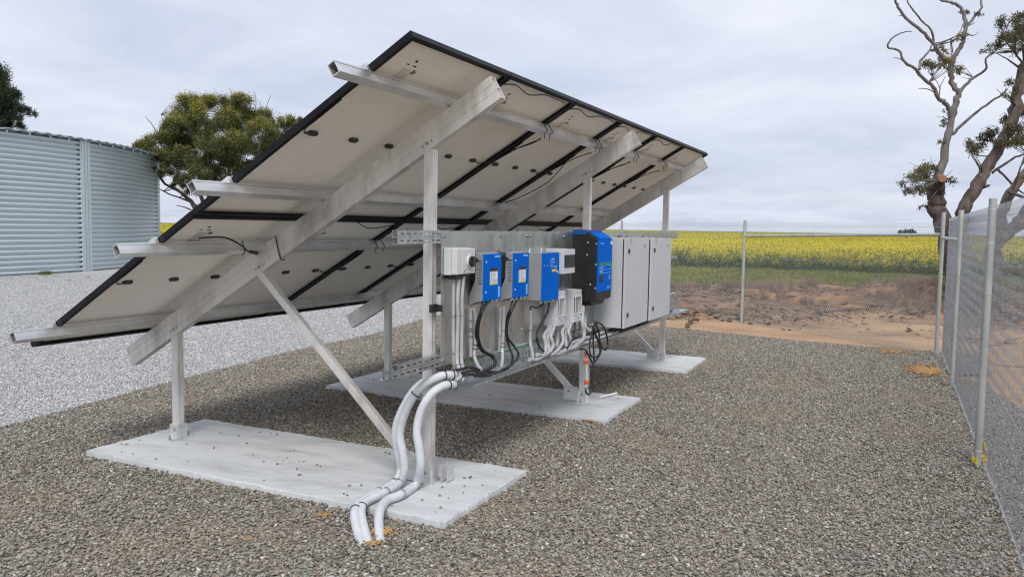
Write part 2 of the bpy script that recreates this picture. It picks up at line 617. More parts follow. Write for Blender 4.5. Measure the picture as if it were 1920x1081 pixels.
def scatter(name, label, cat, proto, P, rot, scl, tint, idx=None):
    """One 'stuff' object: every point carries a real stone, tuft or plant."""
    c, n = PROTO[proto]
    me = bpy.data.meshes.new(name)
    N = len(P)
    me.vertices.add(N)
    me.vertices.foreach_set('co', np.asarray(P, np.float32).ravel())
    for nm, ty, key, arr in (('rot', 'FLOAT_VECTOR', 'vector', rot), ('scl', 'FLOAT_VECTOR', 'vector', scl)):
        a = me.attributes.new(nm, ty, 'POINT')
        a.data.foreach_set(key, np.asarray(arr, np.float32).ravel())
    a = me.attributes.new('tint', 'FLOAT_COLOR', 'POINT')
    a.data.foreach_set('color', np.c_[np.asarray(tint, np.float32), np.ones(N, np.float32)].ravel())
    a = me.attributes.new('idx', 'INT', 'POINT')
    a.data.foreach_set('value', (rng.integers(0, n, N) if idx is None else idx).astype(np.int32))
    o = bpy.data.objects.new(name, me)
    COL.objects.link(o)
    ng = bpy.data.node_groups.new(name, 'GeometryNodeTree')
    ng.interface.new_socket('Geometry', in_out='INPUT', socket_type='NodeSocketGeometry')
    ng.interface.new_socket('Geometry', in_out='OUTPUT', socket_type='NodeSocketGeometry')
    gi = ng.nodes.new('NodeGroupInput')
    go = ng.nodes.new('NodeGroupOutput')
    ci = ng.nodes.new('GeometryNodeCollectionInfo')
    ci.inputs['Collection'].default_value = c
    ci.inputs['Separate Children'].default_value = True
    ci.inputs['Reset Children'].default_value = True
    ip = ng.nodes.new('GeometryNodeInstanceOnPoints')
    ip.inputs['Pick Instance'].default_value = True

    def attr(nm, ty):
        q = ng.nodes.new('GeometryNodeInputNamedAttribute')
        q.data_type = ty
        q.inputs['Name'].default_value = nm
        return q.outputs['Attribute']
    ng.links.new(gi.outputs[0], ip.inputs['Points'])
    ng.links.new(ci.outputs[0], ip.inputs['Instance'])
    ng.links.new(attr('idx', 'INT'), ip.inputs['Instance Index'])
    ng.links.new(attr('rot', 'FLOAT_VECTOR'), ip.inputs['Rotation'])
    ng.links.new(attr('scl', 'FLOAT_VECTOR'), ip.inputs['Scale'])
    ng.links.new(ip.outputs[0], go.inputs[0])
    md = o.modifiers.new('scatter', 'NODES')
    md.node_group = ng
    o['kind'] = 'stuff'
    o['label'] = label
    o['category'] = cat
    return o


def pick(stops, u):
    """Random colours out of a list of (threshold, colour)."""
    th = np.array([s[0] for s in stops])
    cs = np.array([s[1] for s in stops])
    return cs[np.clip(np.searchsorted(th, u, side='right') - 1, 0, len(cs) - 1)]


def view_cone(x, y, margin=1.25):
    """Depth along the heading and the sideways offset relative to half the picture, to spend stones where they can be seen."""
    dx, dy = x - CAM.x, y - CAM.y
    h = np.array([FWD.x, FWD.y]) / math.hypot(FWD.x, FWD.y)
    d = dx * h[0] + dy * h[1]
    l = -dx * h[1] + dy * h[0]
    return d, np.abs(l) < (0.638 * np.maximum(d, 0) * margin + 0.6)


# ------------------------------------------------------------------ courses of limbs, hoses and cables, in metres (x, y, z[, radius])
TR_small = {'iso1':[(0.905,0.262,1.352),(0.904,0.262,1.078),(0.915,0.262,0.834),(0.93,0.262,0.771)],'iso2':[(0.921,0.235,1.352),(0.908,0.235,1.213),(0.914,0.235,1.079),(0.908,0.235,0.844),(0.869,0.2,0.786),(0.808,0.15,0.75),(0.753,0.13,0.735)],'iso3':[(0.961,0.225,1.351),(0.944,0.225,1.211),(0.947,0.225,1.076),(0.945,0.225,0.84),(0.905,0.19,0.781),(0.837,0.14,0.736),(0.826,0.115,0.717)],'m1a':[(1.154,0.277,1.13),(1.158,0.277,0.982),(1.162,0.277,0.812)],'m1b':[(1.154,0.255,1.131),(1.185,0.255,1.033),(1.185,0.255,0.91),(1.172,0.255,0.823),(1.112,0.2,0.773),(1.078,0.15,0.752)],'m2a':[(1.585,0.277,1.101),(1.581,0.277,0.936),(1.586,0.277,0.784)],'m2b':[(1.595,0.255,1.109),(1.595,0.255,0.974),(1.583,0.255,0.824),(1.535,0.23,0.757),(1.421,0.18,0.707)],'d1':[(2.057,0.262,1.043),(2.072,0.262,0.916),(2.067,0.262,0.802),(2.017,0.22,0.731),(1.923,0.17,0.676)],'f1':[(2.35,0.235,0.89),(2.289,0.212,0.874),(2.162,0.19,0.838),(2.147,0.167,0.773),(2.09,0.145,0.714),(1.95,0.123,0.689),(1.827,0.1,0.708)],'f2':[(2.362,0.225,0.89),(2.321,0.211,0.867),(2.238,0.197,0.828),(2.234,0.183,0.761),(2.195,0.168,0.712),(2.087,0.154,0.7),(1.963,0.14,0.725)],'f3':[(2.41,0.215,0.885),(2.353,0.194,0.868),(2.253,0.173,0.828),(2.26,0.152,0.76),(2.204,0.132,0.72),(2.071,0.111,0.699),(1.957,0.09,0.69)],'f4':[(2.521,0.235,0.883),(2.523,0.23,0.808),(2.514,0.225,0.744),(2.467,0.22,0.714)],'g1':[(2.701,0.235,0.891),(2.632,0.208,0.874),(2.505,0.181,0.835),(2.462,0.154,0.763),(2.353,0.127,0.708),(2.218,0.1,0.687)],'g2':[(2.725,0.225,0.889),(2.695,0.214,0.867),(2.625,0.203,0.813),(2.611,0.191,0.749),(2.595,0.18,0.701)],'g3':[(2.77,0.215,0.885),(2.715,0.194,0.866),(2.62,0.173,0.822),(2.631,0.152,0.75),(2.582,0.132,0.692),(2.408,0.111,0.674),(2.265,0.09,0.688)],'h1':[(3.074,0.22,1.032),(3.021,0.203,0.984),(2.962,0.186,0.868),(2.965,0.169,0.785),(2.923,0.151,0.73),(2.777,0.134,0.696),(2.594,0.117,0.684),(2.362,0.1,0.685)],'h2':[(3.171,0.24,1.024),(3.115,0.22,0.897),(3.073,0.2,0.825),(3.103,0.18,0.784),(3.149,0.16,0.774)],'h3':[(3.116,0.26,1.004),(3.101,0.253,0.85),(3.095,0.247,0.765),(3.047,0.24,0.747)]}
TR_black = {'b0':[(1.203,0.215,1.193),(1.158,0.2,1.127),(1.155,0.23,1.035),(1.18,0.245,0.931),(1.24,0.24,0.846),(1.314,0.2,0.797),(1.274,0.15,0.752),(1.123,0.1,0.733),(0.999,0.075,0.72)],'b1':[(1.263,0.215,1.188),(1.149,0.188,1.128),(1.146,0.218,1.037),(1.171,0.233,0.933),(1.231,0.228,0.848),(1.305,0.188,0.8),(1.264,0.138,0.754),(1.113,0.088,0.736),(0.989,0.063,0.723)],'b2':[(1.324,0.215,1.184),(1.141,0.176,1.13),(1.138,0.206,1.038),(1.164,0.221,0.935),(1.224,0.216,0.85),(1.298,0.176,0.802),(1.257,0.126,0.756),(1.105,0.076,0.738),(0.981,0.051,0.725)],'c0':[(1.694,0.215,1.187),(1.598,0.21,1.089),(1.618,0.24,1.012),(1.626,0.245,0.898),(1.638,0.225,0.814),(1.618,0.19,0.756),(1.5,0.14,0.719),(1.365,0.11,0.704)],'c1':[(1.783,0.215,1.185),(1.618,0.198,1.088),(1.61,0.228,1.004),(1.616,0.233,0.895),(1.704,0.213,0.807),(1.689,0.178,0.757),(1.53,0.128,0.72),(1.372,0.098,0.699)],'t0':[(0.796,0.17,0.789),(0.96,0.167,0.783),(1.103,0.165,0.739),(1.335,0.163,0.694),(1.488,0.16,0.695)],'t1':[(0.816,0.14,0.769),(0.962,0.138,0.764),(1.072,0.135,0.723),(1.248,0.132,0.699),(1.41,0.13,0.699)],'t2':[(0.803,0.11,0.751),(0.933,0.11,0.744),(1.069,0.11,0.708),(1.204,0.11,0.693)],'dlink':[(2.173,0.2,1.114),(2.169,0.216,1.073),(2.105,0.231,1.057),(2.041,0.247,1.073),(2.057,0.262,1.039)],'d2':[(2.276,0.2,1.087),(2.246,0.19,1.056),(2.182,0.18,1.007),(2.014,0.17,0.91),(1.962,0.16,0.85),(1.991,0.15,0.78),(2.069,0.14,0.738)],'g4':[(2.863,0.21,0.875),(2.671,0.15,0.782),(2.515,0.09,0.69)],'g5':[(1.863,0.14,0.64),(1.767,0.13,0.64),(1.682,0.12,0.643)]}
TR_coil = [(2.637,0.08,0.685),(2.627,0.03,0.687),(2.669,0.01,0.632),(2.74,0.0,0.565),(2.838,-0.01,0.596),(2.933,0.0,0.642),(2.918,0.01,0.719),(2.832,0.02,0.788),(2.795,0.02,0.866),(2.885,0.01,0.881),(3.005,0.0,0.823),(3.072,-0.01,0.701),(3.046,-0.01,0.64),(2.983,0.0,0.651),(2.933,0.01,0.717),(2.918,0.02,0.808),(2.816,0.02,0.871),(2.774,0.03,0.793),(2.733,0.03,0.695),(2.737,0.02,0.629),(2.807,0.01,0.6),(2.925,0.01,0.612),(2.928,0.01,0.672),(2.878,0.02,0.753),(2.824,0.03,0.84),(2.822,0.03,0.714),(2.821,0.02,0.581),(2.788,0.02,0.496),(2.779,0.02,0.401),(2.757,0.02,0.323),(2.71,0.02,0.306),(2.653,0.02,0.334),(2.663,0.03,0.368)]
TR_filter = [(2.665,0.04,0.66),(2.662,0.03,0.602),(2.696,0.03,0.487),(2.691,0.03,0.374)]
TR_big = {'a':[(0.9,0.235,0.732),(0.84,0.272,0.738),(0.79,0.298,0.735),(0.72,0.368,0.684),(0.675,0.439,0.568),(0.65,0.486,0.401),(0.64,0.46,0.284),(0.645,0.448,0.173),(0.635,0.474,0.085),(0.438,0.454,0.082),(0.283,0.462,0.08),(0.162,0.417,0.07),(0.029,0.3,0.034),(-0.098,0.173,-0.0)],'b':[(0.955,0.267,0.727),(0.895,0.362,0.723),(0.845,0.411,0.699),(0.775,0.475,0.626),(0.73,0.548,0.464),(0.705,0.554,0.355),(0.695,0.52,0.224),(0.7,0.511,0.136),(0.619,0.503,0.085),(0.418,0.489,0.082),(0.251,0.486,0.08),(0.108,0.419,0.07),(-0.006,0.316,0.032),(-0.114,0.203,-0.0)],'c':[(0.88,0.223,0.677),(0.82,0.238,0.686),(0.77,0.258,0.684),(0.7,0.299,0.64),(0.655,0.34,0.54),(0.63,0.349,0.423),(0.62,0.323,0.308),(0.625,0.319,0.21),(0.656,0.373,0.085),(0.453,0.352,0.082),(0.334,0.367,0.08),(0.185,0.308,0.07),(0.071,0.231,0.032),(-0.038,0.144,0.0)]}
TR_gum1 = ([[(20.524,-3.652,0.041,0.24),(20.486,-3.44,0.816,0.232),(20.454,-3.207,1.787,0.224),(20.4,-3.002,2.33,0.216),(20.387,-2.921,2.64,0.208),(20.438,-2.972,2.952,0.2)],[(20.395,-2.936,2.64,0.16),(20.269,-2.988,2.831,0.14),(19.931,-3.053,3.078,0.13)],[(20.407,-2.947,2.725,0.108),(20.501,-3.033,3.294,0.101),(20.624,-3.152,4.033,0.094),(20.713,-3.228,4.601,0.086),(20.798,-3.306,5.113,0.079),(20.853,-3.373,5.341,0.072)],[(20.832,-3.372,5.338,0.072),(20.73,-3.173,5.725,0.067),(20.727,-3.178,6.113,0.061),(20.797,-3.336,6.503,0.056),(20.843,-3.443,6.891,0.051),(20.826,-3.422,7.275,0.045),(20.742,-3.281,7.544,0.04),(20.61,-3.072,7.642,0.035),(20.463,-2.841,7.684,0.029),(20.351,-2.654,7.894,0.024)],[(21.011,-3.445,7.039,0.042),(21.201,-3.64,7.342,0.036),(21.375,-3.813,7.59,0.03),(21.462,-3.807,7.836,0.024),(21.578,-3.85,8.141,0.018)],[(20.832,-3.372,5.338,0.042),(21.06,-3.64,5.694,0.036),(21.322,-3.99,5.997,0.03),(21.411,-3.982,6.294,0.024),(21.621,-4.235,6.541,0.018),(21.789,-4.379,6.902,0.012)],[(20.692,-3.269,4.26,0.042),(20.601,-3.616,4.626,0.035),(20.514,-3.98,4.954,0.029),(20.392,-4.29,5.163,0.022),(20.165,-4.402,5.282,0.015)],[(20.712,-3.232,4.713,0.06),(20.557,-3.1,5.033,0.055),(20.347,-2.885,5.181,0.051),(20.193,-2.769,5.44,0.046),(19.943,-2.453,5.693,0.041),(19.784,-2.344,5.836,0.037),(19.554,-2.089,5.974,0.032),(19.38,-1.928,6.25,0.028),(19.147,-1.681,6.303,0.023),(19.076,-1.747,6.496,0.018),(19.097,-2.008,6.636,0.014),(19.072,-2.201,6.639,0.009)],[(20.424,-2.424,5.945,0.036),(20.757,-2.441,6.23,0.03),(21.182,-2.641,6.553,0.024),(21.525,-2.692,6.762,0.018)],[(20.803,-3.184,6.071,0.06),(20.665,-3.048,6.167,0.056),(20.497,-2.832,6.373,0.051),(20.379,-2.719,6.579,0.046),(20.149,-2.346,6.947,0.042),(19.937,-2.032,7.201,0.037),(19.787,-1.845,7.456,0.033),(19.692,-1.788,7.6,0.028),(19.612,-1.755,7.799,0.024)],[(20.63,-2.721,6.687,0.03),(20.477,-2.654,6.937,0.026),(20.225,-2.386,7.18,0.023),(19.999,-2.172,7.42,0.019),(19.816,-2.065,7.548,0.016),(19.675,-2.036,7.731,0.012)],[(20.652,-2.775,6.631,0.021),(21.29,-3.143,6.846,0.018),(21.862,-3.364,7.122,0.015),(22.377,-3.454,7.462,0.012)],[(20.606,-2.915,5.274,0.018),(20.591,-2.929,5.494,0.012),(20.629,-3.041,5.772,0.006)],[(20.628,-2.932,5.444,0.012),(21.055,-2.831,5.746,0.009),(21.428,-2.619,6.054,0.005)],[(20.572,-2.836,5.329,0.018),(20.447,-2.626,5.434,0.012),(20.317,-2.421,5.436,0.007)],[(20.273,-2.084,6.109,0.018),(20.393,-1.923,6.256,0.012),(20.519,-1.79,6.313,0.007)],[(20.346,-2.028,7.298,0.018),(19.837,-1.955,7.229,0.012),(19.319,-1.874,7.097,0.006)],[(21.004,-3.451,6.926,0.018),(21.275,-3.644,6.884,0.012),(21.546,-3.805,7.041,0.006)],[(21.019,-3.404,7.378,0.018),(21.976,-3.289,7.704,0.009)],[(21.025,-3.469,7.068,0.018),(21.197,-3.672,7.199,0.007)]],[(20.983,-2.655,6.143,0.222),(20.96,-2.857,6.181,0.276),(19.938,-3.029,5.923,0.25),(21.361,-3.391,6.034,0.208),(20.993,-3.245,6.046,0.171),(20.605,-3.386,6.761,0.148),(20.014,-3.193,6.581,0.118),(21.733,-3.483,7.655,0.112),(21.146,-3.755,7.429,0.109),(21.132,-2.973,6.556,0.166),(21.519,-3.199,6.461,0.098),(21.072,-3.154,4.905,0.111),(21.371,-3.049,4.678,0.155),(20.358,-3.0,4.066,0.095),(21.167,-3.137,4.288,0.07),(20.12,-2.473,3.221,0.373),(21.115,-2.687,3.4,0.317),(21.049,-2.802,3.161,0.315),(19.4,-2.302,3.012,0.264),(19.418,-2.239,2.767,0.166),(19.711,-2.537,2.807,0.3),(21.179,-2.79,2.936,0.282),(20.504,-3.318,3.093,0.19),(20.483,-2.697,2.388,0.124),(20.149,-3.148,2.713,0.067),(20.495,-3.15,2.446,0.055),(20.234,-2.895,3.389,0.169)])
TR_gum2 = ([[(19.354,-3.526,0.117,0.165),(19.43,-3.484,1.256,0.16),(19.529,-3.531,2.173,0.154),(19.679,-3.75,2.689,0.149),(19.827,-3.97,3.178,0.143),(20.002,-4.237,3.722,0.138),(20.123,-4.411,4.157,0.133),(20.247,-4.583,4.645,0.127),(20.327,-4.655,5.186,0.122),(20.393,-4.705,5.672,0.116),(20.468,-4.814,5.944,0.111),(20.522,-4.84,6.43,0.105),(20.649,-5.009,6.972,0.1)],[(20.229,-4.564,4.537,0.09),(20.419,-4.755,4.793,0.077),(20.619,-4.975,4.998,0.063),(20.825,-5.158,5.503,0.05)],[(19.923,-4.164,3.208,0.035),(20.21,-4.546,3.518,0.028),(20.466,-4.889,3.703,0.022),(20.72,-5.237,3.814,0.015)],[(19.807,-3.986,2.855,0.05),(21.006,-4.211,2.955,0.02)],[(20.438,-4.77,5.835,0.03),(20.536,-4.578,6.188,0.023),(20.61,-4.332,6.545,0.015),(20.747,-4.238,6.798,0.008)],[(20.408,-4.727,5.727,0.03),(20.893,-4.479,6.103,0.019),(21.366,-4.219,6.407,0.008)],[(20.092,-4.367,4.048,0.04),(20.471,-4.167,4.04,0.025),(20.852,-3.951,4.142,0.01)],[(20.062,-4.324,3.939,0.025),(20.588,-4.101,3.669,0.017),(21.057,-3.685,3.832,0.008)],[(19.987,-4.281,3.291,0.03),(20.382,-4.69,2.906,0.022),(20.731,-4.973,2.703,0.015)],[(20.123,-4.411,4.157,0.03),(19.756,-4.61,4.005,0.02),(19.375,-4.743,4.063,0.01)]],[(21.024,-4.441,7.059,0.352),(21.323,-4.658,7.162,0.322),(21.3,-4.853,7.029,0.385),(20.545,-4.602,6.615,0.313),(20.654,-4.282,6.693,0.285),(19.752,-4.326,6.365,0.273),(20.739,-4.064,6.459,0.223),(20.199,-3.935,6.252,0.138),(20.086,-4.747,6.347,0.367),(19.776,-4.873,6.63,0.42),(20.543,-3.975,4.163,0.288),(20.712,-3.85,4.019,0.323),(18.959,-3.605,3.697,0.18),(20.544,-4.164,4.212,0.287),(19.85,-4.21,3.975,0.216),(19.547,-4.547,3.933,0.272),(19.904,-4.705,4.227,0.306),(20.864,-4.959,4.109,0.349),(20.872,-4.611,4.011,0.224),(19.407,-4.415,5.289,0.18),(20.565,-4.662,5.545,0.188),(19.345,-4.335,5.002,0.168),(20.558,-4.431,4.584,0.221),(19.907,-4.566,4.286,0.215),(21.118,-4.952,4.797,0.256),(21.447,-5.144,5.496,0.387)])
TR_gum3 = ([[(16.227,-4.016,-0.136,0.17),(16.306,-3.984,0.99,0.16),(16.369,-4.019,1.543,0.15),(16.511,-4.273,1.761,0.14),(16.661,-4.521,2.115,0.13),(16.886,-4.905,2.583,0.12)],[(16.337,-3.988,1.328,0.13),(16.504,-4.055,1.837,0.12),(16.67,-4.138,2.226,0.11),(16.893,-4.333,2.655,0.1),(17.106,-4.525,2.984,0.09),(17.504,-5.02,3.761,0.08),(17.763,-5.199,4.701,0.07)],[(16.528,-4.204,2.368,0.03),(16.359,-4.308,2.784,0.021),(16.158,-4.363,3.099,0.012)],[(16.561,-4.235,2.572,0.05),(15.503,-4.418,2.395,0.02)]],[(17.236,-5.02,3.958,0.325),(16.238,-4.998,4.269,0.351),(16.352,-4.863,2.886,0.223),(16.881,-5.097,3.361,0.319)])
TR_mallee = ([[(20.857,23.184,-0.306,0.15),(20.927,23.303,0.522,0.126),(20.811,23.93,2.046,0.102),(20.637,24.543,2.806,0.078),(20.364,25.3,3.236,0.054),(20.243,25.767,3.783,0.03)],[(20.876,23.144,-0.305,0.16),(20.782,23.084,0.966,0.13),(20.567,23.277,2.26,0.1),(20.259,23.659,3.535,0.07),(19.906,24.131,4.792,0.04)],[(20.905,23.085,-0.304,0.15),(20.821,22.885,1.187,0.122),(20.621,22.889,2.478,0.095),(20.449,22.833,3.748,0.068),(20.257,22.889,5.417,0.04)],[(20.933,23.026,-0.303,0.15),(21.284,23.067,1.183,0.122),(21.598,23.157,2.511,0.095),(21.894,23.287,3.856,0.068),(22.296,23.357,6.118,0.04)],[(20.972,22.947,-0.302,0.15),(21.138,22.568,0.974,0.122),(21.373,22.055,2.287,0.095),(21.571,21.653,3.806,0.068),(21.78,21.263,5.53,0.04)],[(20.991,22.908,-0.301,0.13),(21.572,22.561,0.971,0.105),(22.313,21.938,2.536,0.08),(22.915,21.603,4.122,0.055),(23.46,21.352,5.505,0.03)],[(20.864,23.595,2.159,0.05),(20.786,24.561,2.593,0.04),(20.738,25.429,2.814,0.03),(20.782,26.106,3.043,0.02)],[(20.733,23.846,2.045,0.04),(20.429,24.172,2.254,0.028),(20.139,24.45,2.353,0.015)],[(20.273,25.17,4.21,0.03),(20.14,25.541,5.4,0.02),(19.951,25.922,5.976,0.01)],[(20.505,24.807,4.872,0.02),(20.371,25.252,5.524,0.014),(20.345,25.455,6.071,0.008)],[(22.078,21.684,5.581,0.02),(22.362,21.652,6.484,0.014),(22.604,21.64,6.998,0.008)],[(21.887,22.078,5.575,0.02),(22.131,22.011,6.578,0.014),(22.215,22.201,7.144,0.008)],[(21.421,23.074,5.776,0.02),(21.686,22.884,6.885,0.013),(21.692,23.092,7.223,0.006)],[(22.544,20.689,5.38,0.02),(22.967,20.63,6.255,0.006)]],[(21.962,25.939,6.533,0.553),(21.008,24.117,6.528,0.614),(21.033,23.398,6.494,0.478),(22.155,23.657,6.779,0.539),(20.998,21.774,6.467,0.468),(21.399,21.46,6.234,0.535),(23.614,22.817,6.308,0.509),(22.435,21.155,5.71,0.483),(22.796,20.681,5.886,0.353),(21.294,19.05,5.672,0.248),(20.27,24.676,5.596,0.521),(20.973,24.7,5.791,0.664),(19.737,22.331,5.641,0.663),(21.759,23.417,5.942,0.711),(22.133,22.754,5.74,0.668),(20.78,20.467,5.279,0.583),(22.717,21.414,5.206,0.534),(20.184,25.201,5.025,0.524),(20.507,26.369,4.877,0.447),(19.431,25.698,4.666,0.345),(21.075,25.452,4.949,0.673),(21.512,24.845,5.084,0.676),(19.828,22.02,4.821,0.621),(20.295,21.38,4.745,0.624),(22.394,22.429,4.764,0.626),(23.527,22.601,4.76,0.554),(19.513,24.586,4.346,0.383),(20.297,24.738,4.202,0.523),(20.906,24.661,4.14,0.532),(20.479,23.15,4.075,0.558),(20.926,22.597,3.991,0.604),(21.102,21.768,3.882,0.558),(21.548,21.345,3.906,0.475),(20.552,25.35,3.753,0.31),(20.017,23.836,3.522,0.343),(20.694,23.096,3.448,0.389),(22.14,23.543,3.317,0.452),(20.29,20.843,3.292,0.373),(20.089,26.194,4.437,0.265),(21.341,24.85,3.219,0.405),(20.61,22.581,2.861,0.429),(20.684,21.654,2.797,0.467),(21.238,25.674,3.288,0.318),(19.447,24.522,3.812,0.298),(19.142,24.754,4.108,0.296),(21.653,21.595,3.271,0.392),(22.698,21.844,3.888,0.404),(19.749,22.667,3.592,0.502),(20.135,23.948,4.49,0.515),(20.779,22.728,4.515,0.602),(22.477,23.563,4.353,0.592)])
TR_pine = ([[(26.195,46.507,-1.145,0.35),(26.557,46.862,5.212,0.267),(26.808,47.171,9.978,0.183),(26.941,47.391,12.837,0.1)],[(26.674,46.951,7.119,0.08),(27.421,46.486,7.664,0.055),(28.215,45.913,8.155,0.03)],[(26.738,47.04,8.39,0.08),(26.895,45.851,8.663,0.055),(26.877,45.049,9.081,0.03)],[(26.763,47.098,9.025,0.07),(26.933,46.376,9.479,0.05),(26.925,45.993,9.766,0.03)],[(26.664,46.944,6.96,0.06),(27.235,46.215,7.155,0.045),(27.646,45.831,7.442,0.03)]],[(27.772,47.816,9.862,0.522),(27.09,46.13,9.27,0.509),(26.82,45.067,8.919,0.376),(26.297,45.39,8.704,0.623),(27.255,46.183,8.418,0.511),(26.843,44.646,8.128,0.281),(28.202,46.136,8.388,0.292),(28.363,45.985,8.178,0.26),(26.759,44.687,7.656,0.313),(26.48,45.975,7.989,0.629),(27.737,46.984,7.725,0.52),(27.654,45.949,7.352,0.322),(27.496,47.399,7.296,0.65),(26.416,47.007,10.522,1.105),(25.866,46.419,9.157,1.246),(26.074,46.85,7.667,1.259),(27.434,47.933,10.133,0.812)])
TR_bush = ([[(152.784,-2.822,0.456,0.2),(152.846,-2.774,1.476,0.1)]],[(152.114,-1.925,1.739,0.464),(152.683,-2.756,1.846,0.557),(153.037,-3.407,2.228,0.372),(153.149,-3.762,1.771,0.371)])

# ================================================================== THE SETTING
SLABS = [(0.27, 1.345, -0.055, 2.865), (2.955, 3.985, -0.04, 2.915), (5.66, 6.77, -0.063, 2.90)]
BROWN_POLY = [(-9, 3.0), (-3, 3.75), (0.467, 4.168), (1.447, 4.344), (2.52, 4.536), (4.643, 4.86), (6.462, 4.95), (8.616, 5.375), (10.3, 5.6),
              (10.4, 4.0), (9.96, 1.216), (9.7, 0.2), (9.407, -0.905), (9.25, -2.3), (9.3, -3.3), (7.6, -3.25), (7.3, -2.75), (6.9, -3.1), (5.4, -3.35), (3.5, -3.6), (1.5, -3.5), (-2, -3.6), (-9, -4.5)]
WHITE_POLY = [(-9, 3.0), (-30, 3.0), (-30, 60), (26, 46), (27, 22), (22, 13.0), (16, 9.2), (12.5, 7.0), (10.3, 5.6), (8.616, 5.375), (6.462, 4.95), (4.643, 4.86),
              (2.52, 4.536), (1.447, 4.344), (0.467, 4.168), (-3, 3.75)]
gb = MB()
gb.add([(-3000, -3000, -0.034), (3000, -3000, -0.034), (3000, 3000, -0.034), (-3000, 3000, -0.034)], [(0, 1, 2, 3)])
struct(gb.build('ground', 'pasture'))
struct(sheet('sandy_ground', [(-30, -30), (21, -30), (21, 20), (28, 20), (28.5, 60), (-30, 60)], -0.026, 'bare_soil'))
# uneven bare soil between the yard and the verge: ruts and humps are real relief
nx, ny = 150, 200
gx, gy = np.meshgrid(np.linspace(8.6, 22.5, nx), np.linspace(-12, 13, ny), indexing='ij')
hh = np.zeros_like(gx)
hr_ = np.random.default_rng(31)
for i in range(46):
    f_ = hr_.uniform(0.5, 5.5)
    th_ = hr_.normal(0.15, 0.6)
    hh += np.sin(f_ * (gx * math.cos(th_) + gy * math.sin(th_)) + hr_.uniform(0, 6.28)) / (0.7 + f_)
hh *= 0.055
hh += hr_.normal(0, 0.011, gx.shape)
edge = np.clip((gx - 9.6) / 3.5, 0, 1) * np.clip((22.5 - gx) / 1.0, 0, 1) * np.clip((12.5 - np.abs(gy - 0.5)) / 1.5, 0, 1) * np.clip((5.4 + (gx - 10.3) * 0.6 - gy) / 1.2, 0, 1)
gz = -0.018 + edge * (0.07 + np.maximum(hh, -0.06) * (0.5 + 1.0 * np.clip((gx - 11) / 4, 0, 1)))


def soil_z(x, y):
    i = np.clip(np.round((np.asarray(x) - 8.6) / 13.9 * (nx - 1)).astype(int), 0, nx - 1)
    j = np.clip(np.round((np.asarray(y) + 12) / 25.0 * (ny - 1)).astype(int), 0, ny - 1)
    return gz[i, j]


V = np.stack([gx, gy, gz], -1).reshape(-1, 3)
ii = np.arange(nx * ny).reshape(nx, ny)
F = np.stack([ii[:-1, :-1], ii[1:, :-1], ii[1:, 1:], ii[:-1, 1:]], -1).reshape(-1, 4)
me = bpy.data.meshes.new('turned_soil')
me.from_pydata(V.tolist(), [], F.tolist())
me.polygons.foreach_set('use_smooth', np.ones(len(F), bool))
me.materials.append(MATS['bare_soil'])
struct(link('turned_soil', me))
struct(sheet('grass_verge', wobble([(21.0, -30), (31.5, -30), (30.8, 0), (30.8, 8), (30.8, 80), (27, 80), (27, 24), (20.5, 8), (20.3, 2), (21.2, -4)], 1.0, 0.4, 6), -0.008, 'verge_soil'))
struct(sheet('white_gravel_yard', wobble(WHITE_POLY, 0.4, 0.06, 2), 0.002, 'white_gravel'))
struct(sheet('brown_gravel_yard', wobble(BROWN_POLY, 0.3, 0.05, 4), 0.008, 'brown_gravel'))
struct(sheet('crop_soil', [(30.8, -200), (600, -900), (600, 1200), (30.8, 300)], -0.012, 'crop_floor'))


# stones -----------------------------------------------------------------
def stone_mesh(i):
    r = random.Random(100 + i)
    import bmesh
    bm = bmesh.new()
    bmesh.ops.create_icosphere(bm, subdivisions=1, radius=0.5)
    ax = (1.0, r.uniform(0.6, 0.85), r.uniform(0.42, 0.62))
    for v in bm.verts:
        k = r.uniform(0.78, 1.15)
        v.co = Vector((v.co.x * ax[0] * k, v.co.y * ax[1] * k, v.co.z * ax[2] * k))
    me = bpy.data.meshes.new('stone_%d' % i)
    bm.to_mesh(me)
    bm.free()
    me.materials.append(MATS['stone'])
    return me


protos('stone', [stone_mesh(i) for i in range(8)])


def scatter_stones(name, label, poly, box, dens, dmax, size, stops, avoid, z0, patch=None, dmin=0.0):
    x0, x1, y0, y1 = box
    n = int((x1 - x0) * (y1 - y0) * dens)
    x = rng.uniform(x0, x1, n)
    y = rng.uniform(y0, y1, n)
    d, ok = view_cone(x, y)
    fade = np.clip((dmax - d) / (dmax * 0.35), 0.0, 1.0)
    ok &= (d > dmin) & (d < dmax) & (rng.uniform(0, 1, n) < 0.25 + 0.75 * fade)
    x, y = x[ok], y[ok]
    ok = inside(x, y, poly)
    for a, b, c, e in avoid:
        ok &= ~((x > a) & (x < b) & (y > c) & (y < e))
    x, y = x[ok], y[ok]
    N = len(x)
    s = size[0] + (size[1] - size[0]) * rng.beta(2, 3.5, N)
    u = rng.uniform(0, 1, N)
    t = pick(stops, u) * rng.uniform(0.75, 1.2, (N, 1))
    if patch is not None:
        w = 0.5 + 0.5 * np.sin(x * 2.1 + np.sin(y * 1.7) * 2 + 1) * np.sin(y * 2.6 + np.sin(x * 1.3) * 2)
        k = (np.clip((w - 0.62) / 0.38, 0, 1) * 0.35)[:, None]
        t = t * (1 - k) + np.array(patch) * k * rng.uniform(0.7, 1.3, (N, 1))
    z = z0 + s * 0.12 + rng.uniform(0, 0.010, N)
    rot = np.c_[rng.normal(0, 0.45, N), rng.normal(0, 0.45, N), rng.uniform(0, 6.28, N)]
    sc = np.c_[s, s, s * rng.uniform(0.8, 1.2, N)]
    scatter(name, label, 'gravel', 'stone', np.c_[x, y, z], rot, sc, t)


